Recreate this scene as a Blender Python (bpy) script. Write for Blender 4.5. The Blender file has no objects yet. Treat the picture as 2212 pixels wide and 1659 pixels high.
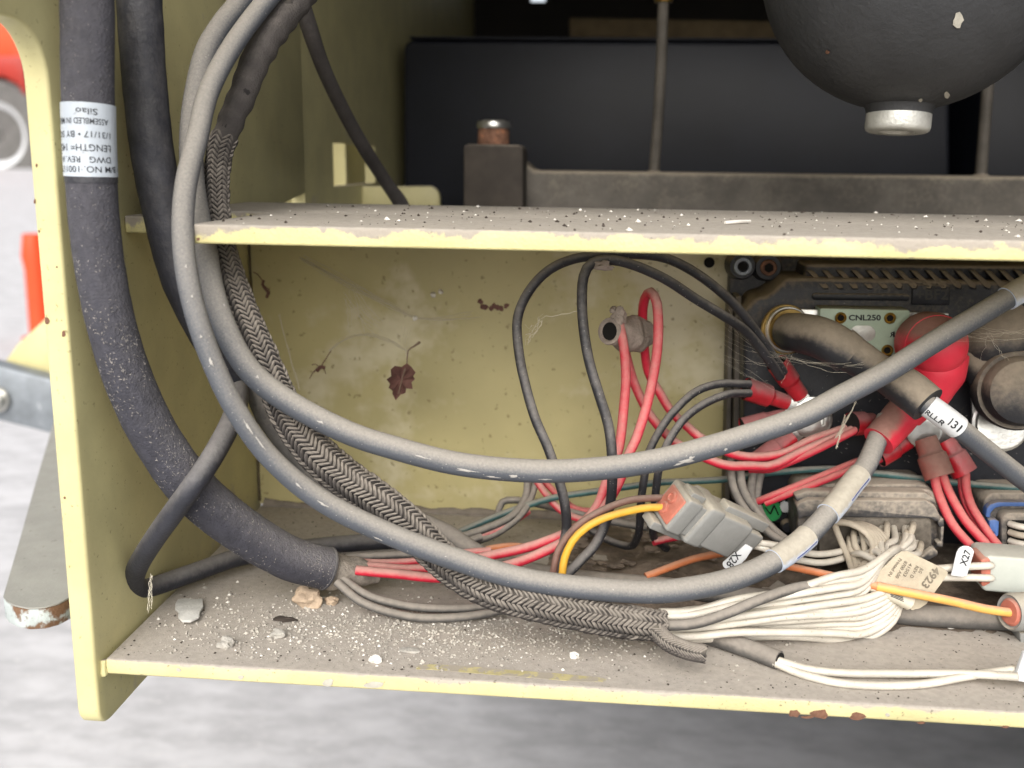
import bpy, bmesh, math, random
from mathutils import Vector, noise
random.seed(7)
RAD = math.radians
scene = bpy.context.scene
COL = scene.collection

# ------------------------------------------------------------------ camera
PW, PH, FPX = 2212.0, 1659.0, 2200.0            # picture grid used for measuring, focal length on it
CAM = Vector((0.15228, -0.27938, 0.15344))
p_, y_, r_ = RAD(12.344), RAD(-5.075), RAD(0.799)
FW = Vector((math.sin(y_)*math.cos(p_), math.cos(y_)*math.cos(p_), -math.sin(p_)))
R0 = Vector((math.cos(y_), -math.sin(y_), 0)); U0 = R0.cross(FW)
RT = R0*math.cos(r_) + U0*math.sin(r_); UP = -R0*math.sin(r_) + U0*math.cos(r_)
cd = bpy.data.cameras.new('camera'); cam = bpy.data.objects.new('camera', cd); COL.objects.link(cam)
from mathutils import Matrix
cam.matrix_world = Matrix(((RT.x, UP.x, -FW.x, CAM.x), (RT.y, UP.y, -FW.y, CAM.y), (RT.z, UP.z, -FW.z, CAM.z), (0, 0, 0, 1)))
cd.sensor_width = 36; cd.lens = 36*FPX/PW; cd.clip_start = .01; cd.clip_end = 500
cd.dof.use_dof = True; cd.dof.focus_distance = 0.335; cd.dof.aperture_fstop = cd.lens/2.8
scene.camera = cam

# ------------------------------------------------------------------ sky, sun, exposure
w = bpy.data.worlds.new('World'); scene.world = w; w.use_nodes = True
nt = w.node_tree; nt.nodes.clear()
sky = nt.nodes.new('ShaderNodeTexSky'); sky.sky_type = 'NISHITA'; sky.sun_disc = False
SUN_EL, SUN_AZ = RAD(36), RAD(183)              # azimuth clockwise from +Y
sky.sun_elevation = SUN_EL; sky.sun_rotation = SUN_AZ; sky.air_density = 1.0; sky.dust_density = 4.0; sky.ozone_density = .6
hs = nt.nodes.new('ShaderNodeHueSaturation'); hs.inputs['Saturation'].default_value = .35
bg = nt.nodes.new('ShaderNodeBackground'); bg.inputs['Strength'].default_value = 0.15
wo = nt.nodes.new('ShaderNodeOutputWorld')
nt.links.new(sky.outputs[0], hs.inputs['Color']); nt.links.new(hs.outputs[0], bg.inputs[0]); nt.links.new(bg.outputs[0], wo.inputs[0])
sd = bpy.data.lights.new('sun', 'SUN'); sd.energy = 1.5; sd.angle = RAD(50); sd.color = (1, .965, .91)
sun = bpy.data.objects.new('sun', sd); COL.objects.link(sun); sun.location = (-1, -2, 3)
sdir = Vector((math.sin(SUN_AZ)*math.cos(SUN_EL), math.cos(SUN_AZ)*math.cos(SUN_EL), math.sin(SUN_EL)))
sun.rotation_euler = sdir.to_track_quat('Z', 'Y').to_euler()
vs = scene.view_settings; vs.view_transform = 'Standard'; vs.look = 'None'; vs.exposure = 0.68; vs.gamma = 1; vs.use_curve_mapping = False

# ------------------------------------------------------------------ measuring helpers: a pixel of the measuring grid to a point at a depth / height
def ray(px, py): return FW + RT*((px-PW/2)/FPX) - UP*((py-PH/2)/FPX)
def A(px, py, Y): d = ray(px, py); return CAM + d*((Y-CAM.y)/d.y)
def Z(px, py, z): d = ray(px, py); return CAM + d*((z-CAM.z)/d.z)
def AX(px, py, x): d = ray(px, py); return CAM + d*((x-CAM.x)/d.x)
def zo(ox, oy, s): return lambda x, y: (ox+s*x, oy+s*y)
q1 = zo(0, 0, .33066); q2 = zo(0, 493.7, .33066); q3 = zo(0, 1042.4, .3716); q4 = zo(548.6, 0, .33066)
b1 = zo(1152, 0, .4792); b2 = zo(493.7, 493.7, .33066); b3 = zo(1042.4, 521.2, .33067); b4 = zo(1553.7, 521.2, .33066)
c1 = zo(219.4, 987.5, .3637); c2 = zo(822.9, 987.5, .33066); c3 = zo(1371.5, 987.5, .2315); c4 = zo(1755.6, 987.5, .2315); c5 = zo(1371.5, 1261.8, .38)
def P(q, pts):                                   # (x, y, Y) list in a zoom frame to points
    out = []
    for x, y, Y in pts:
        a = q(x, y) if q else (x, y)
        out.append(A(a[0], a[1], Y))
    return out

# ------------------------------------------------------------------ materials
def S(r, g, b):
    f = lambda c: (c/255/12.92) if c/255 <= .04045 else ((c/255+.055)/1.055)**2.4
    return (f(r), f(g), f(b), 1)
DUST = S(172, 162, 148)
MATS = {}
def mat(name, base, rough=.55, metal=0, dust=.0, lo=.1, hi=.9, dcol=DUST, grain=600, mottle=.25, mscale=60, bump=.15, bscale=900,
        speck=0, sscale=500, scol=S(225, 222, 214), dark=0, dscale=350, darkcol=S(60, 50, 40), patch=0, pscale=25, pcol=None, psoft=.06, zg=None, spec=.4, trans=0, aniso=None, dnoise=.6, dfine=None):
    if name in MATS: return MATS[name]
    m = bpy.data.materials.new(name); m.use_nodes = True; MATS[name] = m
    t = m.node_tree; N = t.nodes; L = t.links; b = N['Principled BSDF']
    tc = N.new('ShaderNodeTexCoord'); geo = N.new('ShaderNodeNewGeometry'); sep = N.new('ShaderNodeSeparateXYZ'); L.new(geo.outputs['Normal'], sep.inputs[0])
    vec = tc.outputs['Object']
    if aniso:
        mp = N.new('ShaderNodeMapping'); mp.inputs['Scale'].default_value = aniso; L.new(vec, mp.inputs['Vector']); vec2 = mp.outputs[0]
    else: vec2 = vec
    def noi(sc, det=3, rg=.6, v=None):
        n = N.new('ShaderNodeTexNoise'); n.inputs['Scale'].default_value = sc; n.inputs['Detail'].default_value = det; n.inputs['Roughness'].default_value = rg
        L.new(v or vec, n.inputs['Vector']); return n.outputs['Fac']
    def math_(op, a, c, clamp=False):
        n = N.new('ShaderNodeMath'); n.operation = op; n.use_clamp = clamp
        for i, v in enumerate((a, c)):
            if isinstance(v, (int, float)): n.inputs[i].default_value = v
            else: L.new(v, n.inputs[i])
        return n.outputs[0]
    def rng(v, a, c, o0=0, o1=1):
        n = N.new('ShaderNodeMapRange'); n.interpolation_type = 'SMOOTHSTEP'
        n.inputs[1].default_value = a; n.inputs[2].default_value = c; n.inputs[3].default_value = o0; n.inputs[4].default_value = o1
        L.new(v, n.inputs[0]); return n.outputs[0]
    def mix(f, c0, c1, op='MIX'):
        n = N.new('ShaderNodeMix'); n.data_type = 'RGBA'; n.blend_type = op
        if isinstance(f, (int, float)): n.inputs[0].default_value = f
        else: L.new(f, n.inputs[0])
        for i, c in ((6, c0), (7, c1)):
            if isinstance(c, tuple): n.inputs[i].default_value = c
            else: L.new(c, n.inputs[i])
        return n.outputs[2]
    mot = noi(mscale, 4, .6, vec2)
    k = 1-mottle
    col = mix(rng(mot, .3, .72), tuple(list(c*k for c in base[:3])+[1]), tuple(list(min(1, c*(1+mottle*.6)) for c in base[:3])+[1]))
    if patch:
        pn = noi(pscale, 5, .65, vec2)
        if zg:
            sz = N.new('ShaderNodeSeparateXYZ'); L.new(vec, sz.inputs[0]); pn = math_('ADD', pn, rng(sz.outputs[2], zg[0], zg[1], -zg[2], zg[2]))
        pm = rng(pn, .64-patch*.25, .64-patch*.25+psoft); col = mix(pm, col, pcol or DUST)
    ro = rough
    if dust > 0:
        nz = math_('ADD', sep.outputs[2], math_('MULTIPLY', math_('SUBTRACT', noi(mscale*1.7, 4), .5), dnoise))
        nz = math_('ADD', nz, math_('MULTIPLY', math_('SUBTRACT', noi(grain, 2), .5), dnoise*.8 if dfine is None else dfine))
        f = rng(nz, lo, hi, 0, dust)
        dc = mix(rng(noi(grain*.7, 3), .3, .7), tuple(list(c*.9 for c in dcol[:3])+[1]), tuple(list(min(1, c*1.06) for c in dcol[:3])+[1]))
        col = mix(f, col, dc)
        ro = rng(f, 0, 1, rough, .95)
    if dark: col = mix(math_('MULTIPLY', rng(noi(dscale, 2, .5), .69-dark*.1, .80-dark*.1), .62), col, darkcol)
    if speck: col = mix(math_('MULTIPLY', rng(noi(sscale, 4, .65), .72-speck*.1, .84-speck*.1), .75), col, scol)
    L.new(col, b.inputs['Base Color'])
    if isinstance(ro, (int, float)): b.inputs['Roughness'].default_value = ro
    else: L.new(ro, b.inputs['Roughness'])
    b.inputs['Metallic'].default_value = metal
    b.inputs['Specular IOR Level'].default_value = spec
    if trans: b.inputs['Transmission Weight'].default_value = trans
    if bump:
        bn = N.new('ShaderNodeBump'); bn.inputs['Strength'].default_value = bump; bn.inputs['Distance'].default_value = .0006
        h = math_('ADD', noi(bscale, 3), math_('MULTIPLY', mot, .6)); L.new(h, bn.inputs['Height']); L.new(bn.outputs[0], b.inputs['Normal'])
    return m
YEL = S(199, 191, 142); TAN = S(185, 175, 128)
m_yel = mat('cream_yellow_paint', YEL, .45, dust=.96, lo=.45, hi=.85, mottle=.1, mscale=40, dark=.25, dscale=700, darkcol=S(110, 94, 60), bump=.12, bscale=700, patch=.05, pscale=22, pcol=S(186, 178, 150))
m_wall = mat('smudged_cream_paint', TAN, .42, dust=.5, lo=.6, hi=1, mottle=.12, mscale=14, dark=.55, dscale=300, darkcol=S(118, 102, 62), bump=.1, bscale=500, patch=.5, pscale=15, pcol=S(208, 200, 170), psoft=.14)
m_shelf = mat('dust_covered_paint', S(199, 190, 142), .5, dust=.99, lo=.2, hi=.75, dcol=S(158, 151, 142), mottle=.14, mscale=35, dark=.4, dscale=900, darkcol=S(84, 74, 62), bump=.35, bscale=1500, patch=.3, pscale=60, pcol=S(168, 160, 146), zg=(.0015, .0056, .16), psoft=.12)
m_edge = mat('caked_edge_paint', S(203, 194, 140), .5, dust=.98, lo=.15, hi=.75, dcol=S(162, 155, 145), mottle=.1, mscale=60, bump=.5, bscale=800, patch=.58, pscale=85, pcol=S(152, 144, 132), dark=.3, dscale=800, zg=(.0005, .0056, .12), psoft=.1)
m_patch = mat('bare_yellow_scuff', S(180, 170, 126), .7, mottle=.2, mscale=200, patch=.65, pscale=140, pcol=S(160, 152, 138))
m_rust = mat('rusty_brown_steel', S(122, 88, 70), .85, mottle=.45, mscale=300, patch=.2, pscale=300, pcol=S(165, 110, 80), bump=.6)
m_chip = mat('grey_primer', S(176, 172, 160), .8, mottle=.2, mscale=300)
m_rub = mat('dusty_black_rubber', S(44, 45, 52), .55, dust=.6, lo=-.25, hi=1.0, dcol=S(138, 134, 130), mottle=.3, mscale=90, speck=.2, sscale=1500, scol=S(150, 146, 142), bump=.4, bscale=900)
m_foam = mat('fuzzy_black_hose_cover', S(58, 58, 66), .85, dust=.75, lo=-.4, hi=.85, dcol=S(128, 125, 127), mottle=.2, mscale=350, speck=.42, sscale=1300, dnoise=.3, scol=S(150, 145, 142), bump=1.0, bscale=1300)
m_cab = mat('dusty_grey_cable_jacket', S(76, 80, 87), .6, dust=.93, lo=-.3, hi=.75, dcol=S(148, 143, 135), mottle=.1, mscale=45, speck=.22, sscale=800, scol=S(196, 192, 184), bump=.3, bscale=1500, dnoise=.12, dfine=.55, grain=1700)
m_wblk = mat('dusty_black_wire', S(42, 42, 46), .5, dust=.78, lo=-.1, hi=.8, dcol=S(134, 129, 124), mottle=.3, mscale=110, speck=.35, sscale=1100, scol=S(150, 144, 138), bump=.2)
m_wgry = mat('dust_caked_grey_wire', S(84, 82, 80), .7, dust=.9, lo=-.4, hi=.6, dcol=S(140, 133, 124), mottle=.25, mscale=120, bump=.25)
m_wred = mat('dusty_red_wire', S(198, 40, 62), .45, dust=.85, lo=-.3, hi=.8, dcol=S(186, 150, 140), mottle=.15, mscale=100, bump=.15)
m_wred2 = mat('clean_red_wire', S(190, 44, 62), .5, dust=.8, lo=-.35, hi=.8, dcol=S(180, 120, 112), mottle=.15, mscale=100, bump=.15)
m_wgrn = mat('dusty_teal_wire', S(52, 88, 88), .55, dust=.8, lo=-.1, hi=.8, dcol=S(140, 135, 125), mottle=.3, mscale=100)
m_wwht = mat('dirty_white_wire', S(196, 190, 178), .5, dust=.45, lo=.4, hi=1.2, dcol=S(170, 160, 142), mottle=.14, mscale=120, dark=.5, dscale=800, darkcol=S(140, 126, 104), bump=.15)
m_wwhg = mat('dust_caked_white_wire', S(176, 166, 150), .7, dust=.7, lo=-.2, hi=.9, dcol=S(150, 140, 124), mottle=.25, mscale=160, bump=.2)
m_wyel = mat('yellow_wire', S(208, 158, 52), .5, dust=.5, lo=.3, hi=1.2, dcol=S(190, 165, 120), mottle=.15, mscale=100)
m_wora = mat('orange_wire', S(206, 124, 80), .5, dust=.7, lo=.2, hi=1.0, dcol=S(190, 150, 125), mottle=.15, mscale=100)
m_wamb = mat('amber_wire', S(216, 164, 86), .5, dust=.8, lo=.25, hi=.9, dcol=S(205, 150, 125), mottle=.1, mscale=100)
m_wbrn = mat('brown_wire', S(112, 82, 72), .6, dust=.6, lo=0, hi=1, dcol=S(150, 132, 120), mottle=.25, mscale=150)
m_braid = mat('dusty_braided_yarn', S(62, 58, 56), .85, dust=.85, lo=-.3, hi=.9, dcol=S(146, 138, 128), mottle=.3, mscale=60, bump=.3, bscale=2500, dnoise=.9)
m_core = mat('dark_sleeve_core', S(30, 28, 28), .9, dust=.3, lo=.1, hi=1)
m_tape = mat('dark_fabric_tape', S(66, 62, 60), .85, dust=.6, lo=-.1, hi=1, dcol=S(110, 104, 98), mottle=.3, mscale=80, bump=.8, bscale=1500)
m_lab = mat('silver_label', S(186, 194, 202), .4, mottle=.06, mscale=80, dark=.25, dscale=500, spec=.5)
m_ink = mat('black_print', S(40, 42, 46), .6, mottle=.3, mscale=400, bump=0)
m_fade = mat('faded_print', S(120, 112, 98), .8, mottle=.3, mscale=400, bump=0)
m_lsl = mat('dusty_white_cable_label', S(196, 206, 222), .5, dust=.95, lo=-.35, hi=.25, dcol=S(168, 160, 144), mottle=.1, mscale=60)
m_white = mat('white_plastic_tag', S(205, 207, 208), .4, mottle=.05, dark=.1, bump=0)
m_tag = mat('dusty_paper_tag', S(176, 166, 146), .85, mottle=.15, mscale=120, dark=.3, patch=.1, bump=.3)
m_tag2 = mat('dirty_white_paper', S(198, 191, 174), .8, mottle=.12, mscale=120, dark=.45, dscale=300, dust=.6, lo=-.2, hi=.6)
m_blk = mat('dusty_black_housing', S(34, 36, 42), .45, dust=.92, lo=.08, hi=.55, dcol=S(136, 123, 104), mottle=.35, mscale=45, speck=.32, sscale=600, scol=S(96, 94, 92), bump=.25, bscale=700)
m_blk2 = mat('dusty_black_boot', S(38, 39, 43), .5, dust=.97, lo=-.2, hi=.4, dcol=S(138, 127, 112), dnoise=.4, mottle=.3, mscale=60, speck=.12, sscale=400, scol=S(190, 180, 170), bump=.2)
m_redb = mat('dusty_red_boot', S(206, 48, 66), .42, dust=.9, lo=.1, hi=.55, dnoise=.35, dcol=S(140, 114, 102), mottle=.12, mscale=50, bump=.1)
m_crimp = mat('dusty_red_crimp_sleeve', S(168, 28, 40), .35, dust=.8, lo=-.05, hi=.7, dcol=S(136, 98, 96), mottle=.3, mscale=120, speck=.25, sscale=700, scol=S(205, 180, 178), spec=.6)
m_crimpd = mat('dirt_covered_crimp_sleeve', S(140, 70, 62), .6, dust=.85, lo=-.5, hi=.6, dcol=S(122, 98, 88), mottle=.3, mscale=120)
m_zinc = mat('zinc_metal', S(200, 200, 196), .32, metal=.9, dust=.4, lo=.3, hi=1, mottle=.2, mscale=150, bump=.15)
m_alu = mat('worn_aluminium', S(196, 196, 190), .5, metal=.6, mottle=.2, mscale=140, dark=.3, bump=.3)
m_cop = mat('tarnished_copper', S(168, 140, 84), .35, metal=.9, mottle=.35, mscale=120, dust=.5, lo=.3, hi=1)
m_brass = mat('brass', S(176, 146, 74), .3, metal=.9, mottle=.2, mscale=300, bump=0)
m_fuse = mat('pale_green_fuse_ceramic', S(172, 190, 170), .4, mottle=.1, mscale=80, dust=.75, lo=.3, hi=.8, dcol=S(120, 108, 90))
m_hole = mat('dark_hole', S(16, 14, 12), .9, bump=0)
m_gconn = mat('dusty_grey_connector_plastic', S(134, 134, 131), .7, dust=.75, lo=.0, hi=.8, dcol=S(168, 160, 144), mottle=.1, mscale=80, speck=.25, sscale=300, scol=S(205, 195, 170), bump=.2)
m_gconn2 = mat('pale_grey_connector_plastic', S(176, 180, 172), .5, dust=.4, lo=.3, hi=1, mottle=.08, mscale=80)
m_seal = mat('salmon_silicone_seal', S(184, 110, 92), .6, mottle=.15, mscale=200, dust=.4, lo=.3, hi=1)
m_bluec = mat('dusty_blue_connector', S(74, 104, 160), .5, dust=.8, lo=.2, hi=.8, dcol=S(140, 130, 116), mottle=.2)
m_dconn = mat('dirt_caked_plug_body', S(62, 61, 62), .6, dust=.94, lo=-.2, hi=.45, dcol=S(160, 150, 136), mottle=.3, mscale=90, bump=.3)
m_green = mat('green_sticker', S(38, 140, 76), .6, mottle=.2, mscale=200)
m_mud = mat('dry_grey_mud', S(150, 138, 128), .95, mottle=.18, mscale=160, bump=1.0, bscale=600)
m_leaf = mat('dry_brown_leaf', S(122, 88, 80), .8, mottle=.35, mscale=140, bump=.6, bscale=400)
m_stem = mat('dry_leaf_stem', S(130, 112, 96), .9, mottle=.2)
m_web = mat('cobweb_silk', S(205, 198, 180), .8, mottle=.05, bump=0)
m_stone = mat('grey_stone', S(168, 164, 156), .9, mottle=.25, mscale=200, bump=.6)
m_stone2 = mat('buff_stone', S(178, 158, 136), .9, mottle=.3, mscale=200, bump=.6)
m_grit = mat('grey_grit', S(172, 166, 156), .95, mottle=.4, mscale=160, bump=0)
m_gritw = mat('white_grit', S(222, 218, 210), .9, mottle=.1, bump=0)
m_gritd = mat('dark_grit', S(70, 62, 56), .95, mottle=.3, bump=0)
m_dirt = mat('loose_brown_dirt', S(112, 100, 88), .98, mottle=.4, mscale=150, dark=.5, bump=1.0, bscale=700)
m_void = mat('navy_black_plastic', S(20, 23, 32), .5, mottle=.2, mscale=30, speck=.12, sscale=300, scol=S(60, 60, 62), bump=.1)
m_beam = mat('dusty_dark_steel', S(92, 87, 80), .7, dust=.9, lo=.0, hi=.7, dcol=S(150, 140, 124), mottle=.35, mscale=40, speck=.25, sscale=300, scol=S(140, 134, 124), bump=.4)
m_tank = mat('black_painted_tank', S(52, 53, 55), .5, dust=.25, lo=.0, hi=1, mottle=.14, mscale=60, speck=.2, sscale=700, scol=S(110, 108, 104), bump=.5, bscale=420)
m_dark = mat('dark_machine_interior', S(30, 27, 24), .8, mottle=.3, mscale=12)
m_conc = mat('weathered_concrete', S(188, 187, 188), .85, mottle=.2, mscale=34, dark=.0, patch=.3, pscale=130, psoft=.2, pcol=S(204, 202, 200), aniso=(.45, 1, 1), speck=.22, sscale=150, scol=S(205, 205, 205), bump=.3, bscale=60)
m_galv = mat('galvanised_steel', S(126, 132, 138), .45, metal=.3, mottle=.2, mscale=60, patch=.15, pscale=60, pcol=S(170, 175, 180))
m_gplate = mat('pale_grey_painted_plate', S(150, 149, 142), .6, mottle=.1, mscale=60, dark=.2, bump=.3)
m_gedge = mat('chipped_plate_edge', S(176, 184, 182), .7, mottle=.15, mscale=120, patch=.8, pscale=45, pcol=S(112, 84, 62), dark=.6, dscale=400, bump=.8)
m_orange = mat('orange_vehicle_paint', S(216, 74, 34), .45, mottle=.15, mscale=3, bump=0)
m_redp = mat('red_vehicle_paint', S(150, 40, 28), .5, mottle=.15, mscale=3, bump=0)
m_tyre = mat('dusty_tyre', S(96, 94, 92), .9, mottle=.2, mscale=10, bump=0)
m_rim = mat('pale_wheel_rim', S(196, 198, 200), .6, mottle=.1, mscale=6, bump=0)

# ------------------------------------------------------------------ geometry helpers
def fin(o, label, cat, group, kind):
    if label: o['label'] = label
    if cat: o['category'] = cat
    if group: o['group'] = group
    if kind: o['kind'] = kind
def thing(name, label, cat, loc, group=None):
    o = bpy.data.objects.new(name, None); COL.objects.link(o); o.location = loc; o.empty_display_size = .01
    fin(o, label, cat, group, None); return o
WORLD = {}
def mk(name, geo, m, parent=None, label=None, cat=None, group=None, kind=None, smooth=40):
    vs_, fs_ = geo
    vs_ = [Vector(v) for v in vs_]
    cx = sum(v.x for v in vs_)/len(vs_); cy = sum(v.y for v in vs_)/len(vs_); cz = min(v.z for v in vs_)
    loc = Vector((cx, cy, cz))
    me = bpy.data.meshes.new(name); me.from_pydata([v-loc for v in vs_], [], fs_); me.update()
    if smooth is not None:
        me.polygons.foreach_set('use_smooth', [True]*len(me.polygons)); me.set_sharp_from_angle(angle=RAD(smooth))
    if isinstance(m, (list, tuple)):
        for k in m[0]: me.materials.append(k)
        me.polygons.foreach_set('material_index', m[1])
    else: me.materials.append(m)
    o = bpy.data.objects.new(name, me); COL.objects.link(o)
    if parent:
        o.parent = parent; base = WORLD.get(parent.name, parent.location); o.location = loc-base
    else: o.location = loc
    WORLD[o.name] = loc
    fin(o, label, cat, group, kind); return o
def join(*gs):
    V, Fc = [], []
    for v, f in gs:
        n = len(V); V += list(v); Fc += [tuple(i+n for i in a) for a in f]
    return V, Fc
def spline(pts, step=.0025, vals=None):
    n = len(pts); ext = [pts[0]*2-pts[1]]+list(pts)+[pts[-1]*2-pts[-2]]
    out, vo = [], []
    for i in range(n-1):
        a, b, c, d = ext[i:i+4]; L = (c-b).length; k = max(2, int(L/step))
        for j in range(k):
            t = j/k
            out.append(.5*((2*b)+(c-a)*t+(2*a-5*b+4*c-d)*t*t+(3*b-a-3*c+d)*t**3))
            if vals: s = t*t*(3-2*t); vo.append(vals[i]*(1-s)+vals[i+1]*s)
    out.append(pts[-1].copy()); 
    if vals: vo.append(vals[-1]); return out, vo
    return out
def frames(pa):
    T = [(pa[min(i+1, len(pa)-1)]-pa[max(i-1, 0)]).normalized() for i in range(len(pa))]
    n = T[0].orthogonal().normalized(); Ns = []
    for t in T:
        n = (n-t*n.dot(t)); n = n.normalized() if n.length > 1e-9 else t.orthogonal().normalized(); Ns.append(n)
    return T, Ns, [t.cross(n) for t, n in zip(T, Ns)]
def sweep(pa, r, sides=14, cap=True, wob=0, closed_fn=None, seed=0):
    T, N_, B = frames(pa); V, Fc = [], []
    rr = r if isinstance(r, list) else [r]*len(pa)
    for i, p in enumerate(pa):
        for k in range(sides):
            a = 2*math.pi*k/sides; d = N_[i]*math.cos(a)+B[i]*math.sin(a); q = rr[i]
            if wob: q *= 1+wob*noise.noise((p+d*q)*180+Vector((seed, 0, 0)))
            V.append(p+d*q)
    for i in range(len(pa)-1):
        for k in range(sides):
            k2 = (k+1) % sides; Fc.append((i*sides+k, i*sides+k2, (i+1)*sides+k2, (i+1)*sides+k))
    if cap:
        Fc.append(tuple(range(sides-1, -1, -1))); m0 = (len(pa)-1)*sides; Fc.append(tuple(m0+k for k in range(sides)))
    return V, Fc
def tube(pts, r, sides=14, step=.0025, **k):
    if isinstance(r, list): pa, rr = spline(pts, step, r); return sweep(pa, rr, sides, **k)
    return sweep(spline(pts, step), r, sides, **k)
def basis(axis, hint=Vector((0, 0, 1))):
    a = Vector(axis).normalized(); x = hint-a*hint.dot(a)
    if x.length < 1e-4: x = a.orthogonal()
    x.normalize(); return a, x, a.cross(x)
def lathe(o, axis, prof, sides=24, cap=True, hint=Vector((0, 0, 1)), six=False):
    a, x, y = basis(axis, hint); V, Fc = [], []
    for r, h in prof:
        for k in range(sides):
            t = 2*math.pi*k/sides; V.append(o+a*h+(x*math.cos(t)+y*math.sin(t))*r)
    for i in range(len(prof)-1):
        for k in range(sides):
            k2 = (k+1) % sides; Fc.append((i*sides+k, i*sides+k2, (i+1)*sides+k2, (i+1)*sides+k))
    if cap:
        Fc.append(tuple(range(sides-1, -1, -1))); m0 = (len(prof)-1)*sides; Fc.append(tuple(m0+k for k in range(sides)))
    return V, Fc
def bm_out(bm):
    bmesh.ops.recalc_face_normals(bm, faces=bm.faces[:]); bm.verts.index_update()
    r = [v.co.copy() for v in bm.verts], [tuple(v.index for v in f.verts) for f in bm.faces]; bm.free(); return r
def bev(bm, w, seg=2):
    if w: bmesh.ops.bevel(bm, geom=[e for e in bm.edges if len(e.link_faces) == 2 and e.calc_face_angle(0) > .5], offset=w, segments=seg, affect='EDGES', profile=.5, clamp_overlap=True)
def prism(poly, ext, b=0, seg=2):
    bm = bmesh.new(); f = bm.faces.new([bm.verts.new(p) for p in poly])
    r = bmesh.ops.extrude_face_region(bm, geom=[f]); vs2 = [e for e in r['geom'] if isinstance(e, bmesh.types.BMVert)]
    bmesh.ops.translate(bm, verts=vs2, vec=Vector(ext)); bmesh.ops.recalc_face_normals(bm, faces=bm.faces[:]); bev(bm, b, seg); return bm_out(bm)
def box(x0, x1, y0, y1, z0, z1, b=0, seg=2):
    return prism([Vector(v) for v in ((x0, y0, z0), (x1, y0, z0), (x1, y1, z0), (x0, y1, z0))], (0, 0, z1-z0), b, seg)
def obox(c, ax, ay, az, hx, hy, hz, b=0, seg=2):
    return prism([c-ax*hx-ay*hy-az*hz, c+ax*hx-ay*hy-az*hz, c+ax*hx+ay*hy-az*hz, c-ax*hx+ay*hy-az*hz], az*2*hz, b, seg)
def blob(c, r, sub=2, amp=.3, sc=None, freq=1.2, squash=(1, 1, 1), seed=None):
    bm = bmesh.new(); bmesh.ops.create_icosphere(bm, subdivisions=sub, radius=1)
    s = Vector((seed if seed is not None else random.random()*99, 0, 0))
    for v in bm.verts:
        k = 1+amp*noise.noise(v.co*freq+s)*1.6+amp*.5*noise.noise(v.co*freq*3+s); v.co = Vector((v.co.x*squash[0], v.co.y*squash[1], v.co.z*squash[2]))*k*r+c
    return bm_out(bm)
def ppoly(q, pts, Y): return [A(*(q(x, y) if q else (x, y)), Y) for x, y in pts]
def arc(cx, cy, rx, ry, a0, a1, n=8): return [(cx+rx*math.cos(RAD(a0+(a1-a0)*i/n)), cy+ry*math.sin(RAD(a0+(a1-a0)*i/n))) for i in range(n+1)]
def text(s, size=1.0, bold=.012):
    cu = bpy.data.curves.new('lettering', 'FONT'); cu.body = s; cu.size = size; cu.offset = bold*size; cu.resolution_u = 3; cu.align_x = 'LEFT'
    o = bpy.data.objects.new('lettering', cu); COL.objects.link(o); bpy.context.view_layer.update()
    me = bpy.data.meshes.new_from_object(o.evaluated_get(bpy.context.evaluated_depsgraph_get()))
    bmt = bmesh.new(); bmt.from_mesh(me); bmesh.ops.triangulate(bmt, faces=bmt.faces[:])
    for _ in range(4):
        le = [e for e in bmt.edges if e.calc_length() > .16*size]
        if not le: break
        bmesh.ops.subdivide_edges(bmt, edges=le, cuts=1); bmesh.ops.triangulate(bmt, faces=bmt.faces[:])
    bmt.verts.index_update(); V = [v.co.copy() for v in bmt.verts]; Fc = [tuple(v.index for v in f.verts) for f in bmt.faces]; bmt.free()
    bpy.data.objects.remove(o); bpy.data.curves.remove(cu); bpy.data.meshes.remove(me); return V, Fc
def text_fit(s, fn, bold=.012):                  # fn maps (u 0..1, v 0..1) to a point
    V, Fc = text(s, 1, bold); x0 = min(v.x for v in V); x1 = max(v.x for v in V)
    return [fn((v.x-x0)/(x1-x0), v.y/.72) for v in V], Fc
def quadmap(a, b, c, d, lift=Vector((0, 0, 0))): # a bottom-left, b bottom-right, c top-right, d top-left as read
    return lambda u, v: (a*(1-u)+b*u)*(1-v)+(d*(1-u)+c*u)*v+lift

# ------------------------------------------------------------------ ground and things beyond the machine
D = .1476
gz = -.46
def gnd(x, y): return gz+.042*y
bm = bmesh.new()
gp = [bm.verts.new((x, y, gnd(x, y))) for x, y in ((-60, -6), (60, -6), (60, 90), (-60, 90))]
bm.faces.new(gp); g = bm_out(bm)
mk('ground', g, m_conc, kind='structure', smooth=None)

veh = thing('orange_vehicle', 'blurred orange and red vehicle with a pale dusty wheel, far behind at left', 'vehicle', (-5, 11, gnd(-5, 11)))
wc = A(8, 292, 11); wr = (A(8, 292, 11)-A(8, 408, 11)).length
tyre = mk('tyre', lathe(wc+Vector((0, .15, 0)), (0, -1, 0), [(wr*.55, 0), (wr*.97, .02), (wr, .08), (wr, .25), (wr*.93, .33), (wr*.62, .33), (wr*.6, .25)], 40), m_tyre, veh)
mk('wheel_rim', lathe(wc+Vector((0, .1, 0)), (0, -1, 0), [(wr*.61, 0), (wr*.61, .26), (wr*.5, .22), (wr*.42, .12), (wr*.15, .12), (wr*.13, .2)], 32), m_rim, veh)
mk('body', prism(ppoly(None, [(-500, -60), (62, -60), (58, 118), (44, 160), (30, 182), (5, 176), (-60, 185), (-500, 185)], 11.1), (0, 1.6, 0), .03), m_orange, veh)
mk('fender', prism(ppoly(None, [(-130, 300), (-125, 215), (-60, 165), (6, 165), (40, 185), (56, 215), (50, 120), (-140, 120)], 10.85), (0, .3, 0), .02), m_redp, veh)
post = A(80, 620, 2.4)
pz = gnd(post.x, 2.4)
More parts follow.
